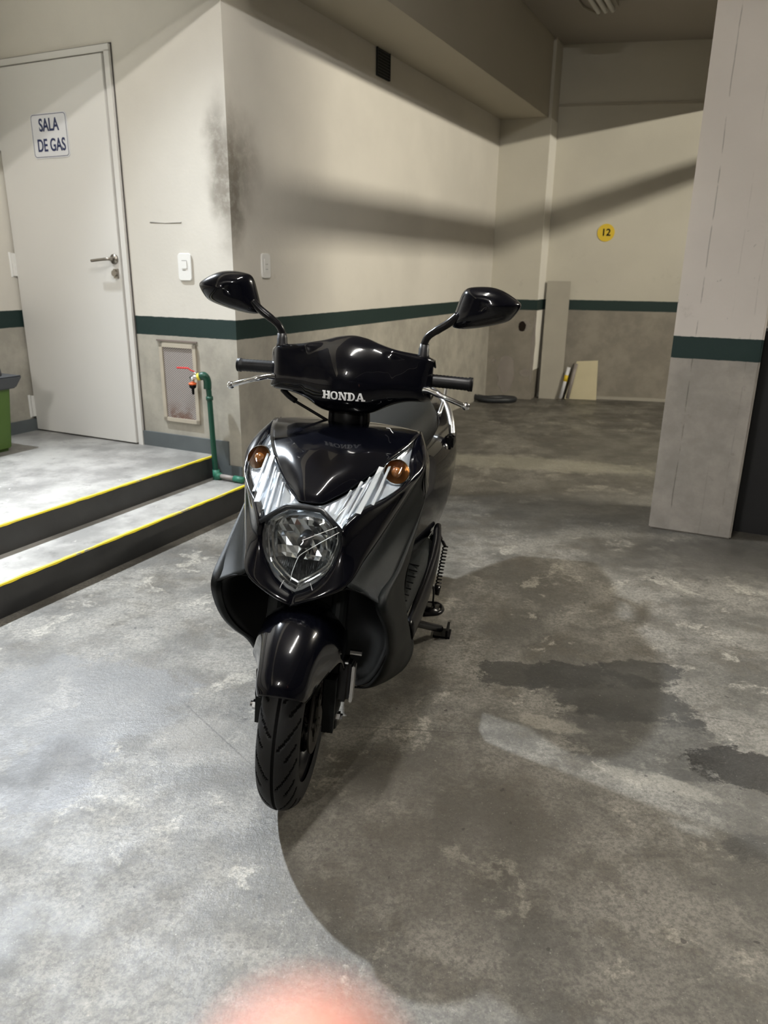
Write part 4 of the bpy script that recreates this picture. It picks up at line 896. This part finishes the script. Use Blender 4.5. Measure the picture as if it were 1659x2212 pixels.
# --- steering column and handlebar cover
bm = bmesh.new(); add_tube(bm, [(0, .47, .78), (0, .46, .93)], [.060, .052], 24)
for x in (-.045, .045): add_tube(bm, [(x, .425, .80), (x * .9, .43, .92)], .009, 8)
obj('steering_column', bm, M['black'], sct, True)
bm = bmesh.new(); add_tube(bm, smooth_path([(-.185, .445, .925), (-.155, .435, .905), (-.10, .428, .880), (-.05, .43, .855), (-.03, .44, .84)], 5), .0042, 8); add_tube(bm, smooth_path([(-.188, .446, .928), (-.165, .437, .912), (-.145, .432, .902)], 3), .008, 8); obj('brake_cable', bm, M['black'], sct, True)
xs = [0, .035, .072, .100, .114, .130, .165, .203, .220]
def crow(ys, zs): return [(x, y, z) for x, y, z in zip(xs, ys, zs)]
cov = [crow([.57, .57, .56, .55, .55, .55, .54, .53, .52], [1.045, 1.045, 1.04, 1.03, 1.028, 1.025, 1.02, 1.015, 1.01]),
       crow([.50, .497, .485, .475, .47, .47, .475, .480, .485], [1.079, 1.075, 1.064, 1.056, 1.053, 1.050, 1.046, 1.042, 1.034]),
       crow([.452, .449, .436, .424, .420, .422, .430, .440, .458], [1.083, 1.078, 1.066, 1.058, 1.055, 1.052, 1.047, 1.041, 1.032]),
       crow([.408, .409, .411, .413, .414, .416, .421, .432, .455], [1.060, 1.055, 1.044, 1.036, 1.034, 1.032, 1.026, 1.020, 1.012]),
       crow([.377, .380, .389, .397, .401, .404, .411, .424, .452], [1.012, 1.009, 1.002, .998, .997, .996, .992, .988, .982]),
       crow([.366, .369, .379, .388, .393, .397, .405, .418, .446], [.962, .961, .960, .960, .960, .960, .960, .958, .955]),
       crow([.370, .373, .384, .395, .400, .402, .409, .419, .440], [.920, .920, .921, .927, .930, .933, .938, .940, .940]),
       crow([.388, .390, .398, .410, .416, .420, .428, .436, .448], [.896, .896, .902, .913, .918, .923, .930, .932, .934]),
       crow([.47, .47, .47, .47, .47, .475, .48, .485, .49], [.892, .892, .898, .908, .914, .92, .928, .930, .932]),
       crow([.55, .55, .55, .55, .55, .55, .55, .54, .52], [.92, .92, .925, .93, .93, .93, .935, .935, .94])]
hc = grid('handlebar_cover', cov, M['gloss'], sub=0, fit=5, thick=.003, flip=True)
for s in (1, -1): bm = bmesh.new(); add_box(bm, (s * .205, .492, .985), (.012, .060, .075)); obj('switch_housing', bm, M['black'], sct)
# raised brand lettering on the cover
def slab_letters():
    H_ = 1.0; s_ = .33; k = .18            # stem width, slab height
    def rc(x0, x1, y0, y1): return [(x0, y0), (x1, y0), (x1, y1), (x0, y1)]
    L = []
    L.append((1.12, [rc(.12, .12 + s_, 0, 1), rc(.78, .78 + s_, 0, 1), rc(0, .46, 0, k), rc(0, .46, 1 - k, 1), rc(.66, 1.12, 0, k), rc(.66, 1.12, 1 - k, 1), rc(.3, .8, .42, .58)]))
    ring_ = []
    n = 28
    for i in range(n):
        a0, a1 = 2 * math.pi * i / n, 2 * math.pi * (i + 1) / n
        e = lambda a, rx, ry: (.52 + rx * math.copysign(abs(math.cos(a)) ** .85, math.cos(a)), .5 + ry * math.copysign(abs(math.sin(a)) ** .85, math.sin(a)))
        ring_.append([e(a0, .52, .5), e(a1, .52, .5), e(a1, .27, .36), e(a0, .27, .36)])
    L.append((1.06, ring_))
    L.append((1.16, [rc(.12, .30, 0, 1), rc(.86, 1.04, 0, 1), rc(0, .42, 0, k), rc(0, .34, 1 - k, 1), rc(.74, 1.16, 1 - k, 1), [(.14, 1), (.42, 1), (1.04, 0), (.78, 0)]]))
    dl = [rc(.12, .12 + s_, 0, 1), rc(0, .40, 0, k), rc(0, .40, 1 - k, 1)]
    for i in range(16):
        a0, a1 = -math.pi / 2 + math.pi * i / 16, -math.pi / 2 + math.pi * (i + 1) / 16
        e = lambda a, rx, ry: (.46 + rx * math.cos(a), .5 + ry * math.sin(a))
        dl.append([e(a0, .54, .5), e(a1, .54, .5), e(a1, .30, .38), e(a0, .30, .38)])
    dl += [rc(.3, .47, 0, k), rc(.3, .47, 1 - k, 1)]
    L.append((1.02, dl))
    L.append((1.26, [[(.12, 0), (.30, 0), (.62, 1), (.46, 1)], [(.84, 0), (1.12, 0), (.74, 1), (.46, 1)], rc(0, .40, 0, k), rc(.74, 1.26, 0, k), rc(.28, .9, .26, .38)]))
    return L
def cover_y(x):
    ax = abs(x)
    for i in range(len(xs) - 1):
        if xs[i] <= ax <= xs[i + 1]:
            t = (ax - xs[i]) / (xs[i + 1] - xs[i]); return cov[6][i][1] * (1 - t) + cov[6][i + 1][1] * t
    return .4
bm = bmesh.new(); cur = 0; LS = slab_letters(); tot = sum(l[0] for l in LS) + .07 * 4; hh = .0212; sc_ = .114 / tot
for wd, polys in LS:
    for pl_ in polys:
        fr = []
        for (u_, v_) in pl_:
            x = -.054 + (cur + u_) * sc_; zz = .928 + v_ * hh
            fr.append((x, zz))
        # cut wide pieces so that they follow the curved surface
        vs = [bm.verts.new((x, 0.30, zz)) for x, zz in fr]
        f_ = bm.faces.new(vs)
    cur += wd + .07
bmesh.ops.recalc_face_normals(bm, faces=bm.faces)
bmesh.ops.subdivide_edges(bm, edges=bm.edges[:], cuts=2, use_grid_fill=True)
le = obj('brand_lettering', bm, M['letter'], hc)
sw = le.modifiers.new('w', 'SHRINKWRAP'); sw.target = hc; sw.wrap_method = 'PROJECT'; sw.use_project_y = True; sw.use_project_x = False; sw.use_project_z = False; sw.use_positive_direction = True; sw.use_negative_direction = False; sw.offset = .0012
so = le.modifiers.new('t', 'SOLIDIFY'); so.thickness = .0008; so.offset = 0
# grips, levers, mirrors
for s in (1, -1):
    bm = bmesh.new()
    g0, g1 = Vector((s * .205, .470, .983)), Vector((s * .322, .470, .981)); n = 24; pts, rs = [], []
    for k in range(n + 1):
        t = k / n; pts.append(g0.lerp(g1, t)); rs.append(.0165 + (.0010 if k % 2 else 0) + (.0018 if t > .93 or t < .08 else 0))
    add_tube(bm, pts, rs, 20); gp = obj('grip', bm, M['grip'], sct, True)
    bm = bmesh.new(); add_tube(bm, [(s * .318, .470, .981), (s * .326, .470, .981)], .0185, 20); obj('grip_end', bm, M['black'], gp, True)
    bm = bmesh.new()
    pl_ = smooth_path([(s * .198, .428, .962), (s * .220, .412, .965), (s * .252, .398, .957), (s * .290, .394, .945), (s * .312, .397, .937)], 5)
    add_tube(bm, pl_, [.0095] * 4 + [.0082] * 6 + [.0066] * (len(pl_) - 10), 12)
    lv = obj('brake_lever', bm, M['chrome'], sct, True)
    bm = bmesh.new(); bmesh.ops.create_uvsphere(bm, u_segments=16, v_segments=10, radius=.0105, matrix=Matrix.Translation((s * .319, .399, .935))); obj('lever_ball', bm, M['chrome'], lv, True)
    # mirror
    outl = [(.2550, 1.122), (.2580, 1.140), (.2680, 1.176), (.2760, 1.206), (.2840, 1.2200), (.2960, 1.2260), (.335, 1.2300), (.368, 1.2280), (.400, 1.2140), (.4260, 1.1970), (.4310, 1.1900), (.4265, 1.1780), (.4130, 1.1570), (.4000, 1.1460), (.3600, 1.1340), (.3200, 1.1250), (.2850, 1.1200)]
    cxm, czm = .345, 1.178; rows_m = []
    for sc2, yo in ((0.02, .408), (.35, .411), (.65, .420), (.86, .434), (.97, .450), (1.0, .462), (.985, .472), (.93, .474)):
        rows_m.append([(s * (cxm + (x - cxm) * sc2 + (.0 if sc2 > .5 else 0)), yo + .010 * (1 - sc2) + (x - .345) * -.04, czm + (z - czm) * sc2 + .006 * (1 - sc2)) for x, z in outl])
    rows_m = [r + [r[0]] for r in rows_m]
    mr = grid('mirror', rows_m, M['gloss'], mirror=False, sub=2, flip=s > 0)
    bm = bmesh.new(); vv = [bm.verts.new((s * (cxm + (x - cxm) * .94), .473 + (x - .345) * -.04, czm + (z - czm) * .94)) for x, z in outl]; bm.faces.new(vv if s > 0 else vv[::-1]); bmesh.ops.solidify(bm, geom=bm.faces[:], thickness=.001); obj('mirror_glass', bm, M['mirrorglass'], mr)
    bm = bmesh.new(); st = smooth_path([(s * .192, .452, 1.062), (s * .194, .450, 1.082), (s * .204, .448, 1.100), (s * .228, .446, 1.118), (s * .254, .446, 1.136), (s * .275, .445, 1.156)], 5)
    add_tube(bm, st, [.0095] * 14 + [.0105] * (len(st) - 14), 14); obj('mirror_stem', bm, M['paintblack'], mr, True)
    bm = bmesh.new(); add_tube(bm, [(s * (.1925), .452, 1.038), (s * .1925, .452, 1.050), (s * .1925, .452, 1.052), (s * .193, .452, 1.066), (s * .193, .452, 1.068), (s * .194, .451, 1.078)], [.0165, .0155, .0140, .0140, .0125, .0120], 16); obj('rubber_boot', bm, M['grip'], mr, True)

# ------------------------------------------------------------------ the photographer's fingertip at the lower edge
skin, nt, b = new_mat('skin'); t = NT(nt)
nt.links.new(t.mix(t.ramp(t.noise(60, 4), .3, .7), (0.60, 0.255, 0.185), (0.68, 0.32, 0.235)), b.inputs['Base Color'])
b.inputs['Roughness'].default_value = 0.5; b.inputs['Subsurface Weight'].default_value = 0.5; b.inputs['Subsurface Radius'].default_value = (0.012, 0.004, 0.002); b.inputs['Subsurface Scale'].default_value = 1.0
def cam_ray(px, py, dist): return Vector((0, 0, 1.25)) + RW @ Vector(((px - IW / 2) / FPX * dist, (py - IH / 2) / FPX * dist, dist))
TIP = cam_ray(645, 2250, 0.038)
ps = empty('person', 'out of focus pink fingertip of the photographer at the bottom edge of the picture', 'person', TIP)
def skin_chain(bm_pts, edges, radii, name, parent):
    me = bpy.data.meshes.new(name); me.from_pydata(bm_pts, edges, []); me.materials.append(skin)
    o = bpy.data.objects.new(name, me); col.objects.link(o); o.parent = parent
    md = o.modifiers.new('skin', 'SKIN'); md.use_smooth_shade = True
    for i, r in enumerate(radii): me.skin_vertices[0].data[i].radius = (r, r)
    me.skin_vertices[0].data[0].use_root = True
    sb = o.modifiers.new('s', 'SUBSURF'); sb.levels = 2; sb.render_levels = 2; return o
P_ = [(0.02, -.02, -.095), (0.012, -.01, -.070), (0.006, -.006, -.045), (0.002, -.002, -.024), (0, 0, -.006), (0, 0, 0.0),
      (0.036, -.026, -.085), (0.038, -.012, -.060), (0.036, -.030, -.048), (0.054, -.032, -.092), (0.057, -.018, -.068), (0.054, -.036, -.056), (0.070, -.038, -.102), (0.073, -.026, -.082), (0.069, -.040, -.072),
      (0.035, -.06, -.150), (-0.004, -.045, -.105), (-0.012, -.050, -.080), (0.05, -.10, -.22)]
E_ = [(15, 0), (0, 1), (1, 2), (2, 3), (3, 4), (4, 5), (15, 6), (6, 7), (7, 8), (15, 9), (9, 10), (10, 11), (15, 12), (12, 13), (13, 14), (15, 16), (16, 17), (15, 18)]
R2 = [.012, .0078, .0072, .0068, .0064, .0050, .012, .009, .008, .012, .009, .008, .011, .008, .007, .026, .012, .010, .024]
order = [15] + [i for i in range(len(P_)) if i != 15]; inv = {o_: i for i, o_ in enumerate(order)}
skin_chain([P_[i] for i in order], [(inv[a], inv[b_]) for a, b_ in E_], [R2[i] for i in order], 'hand', ps)
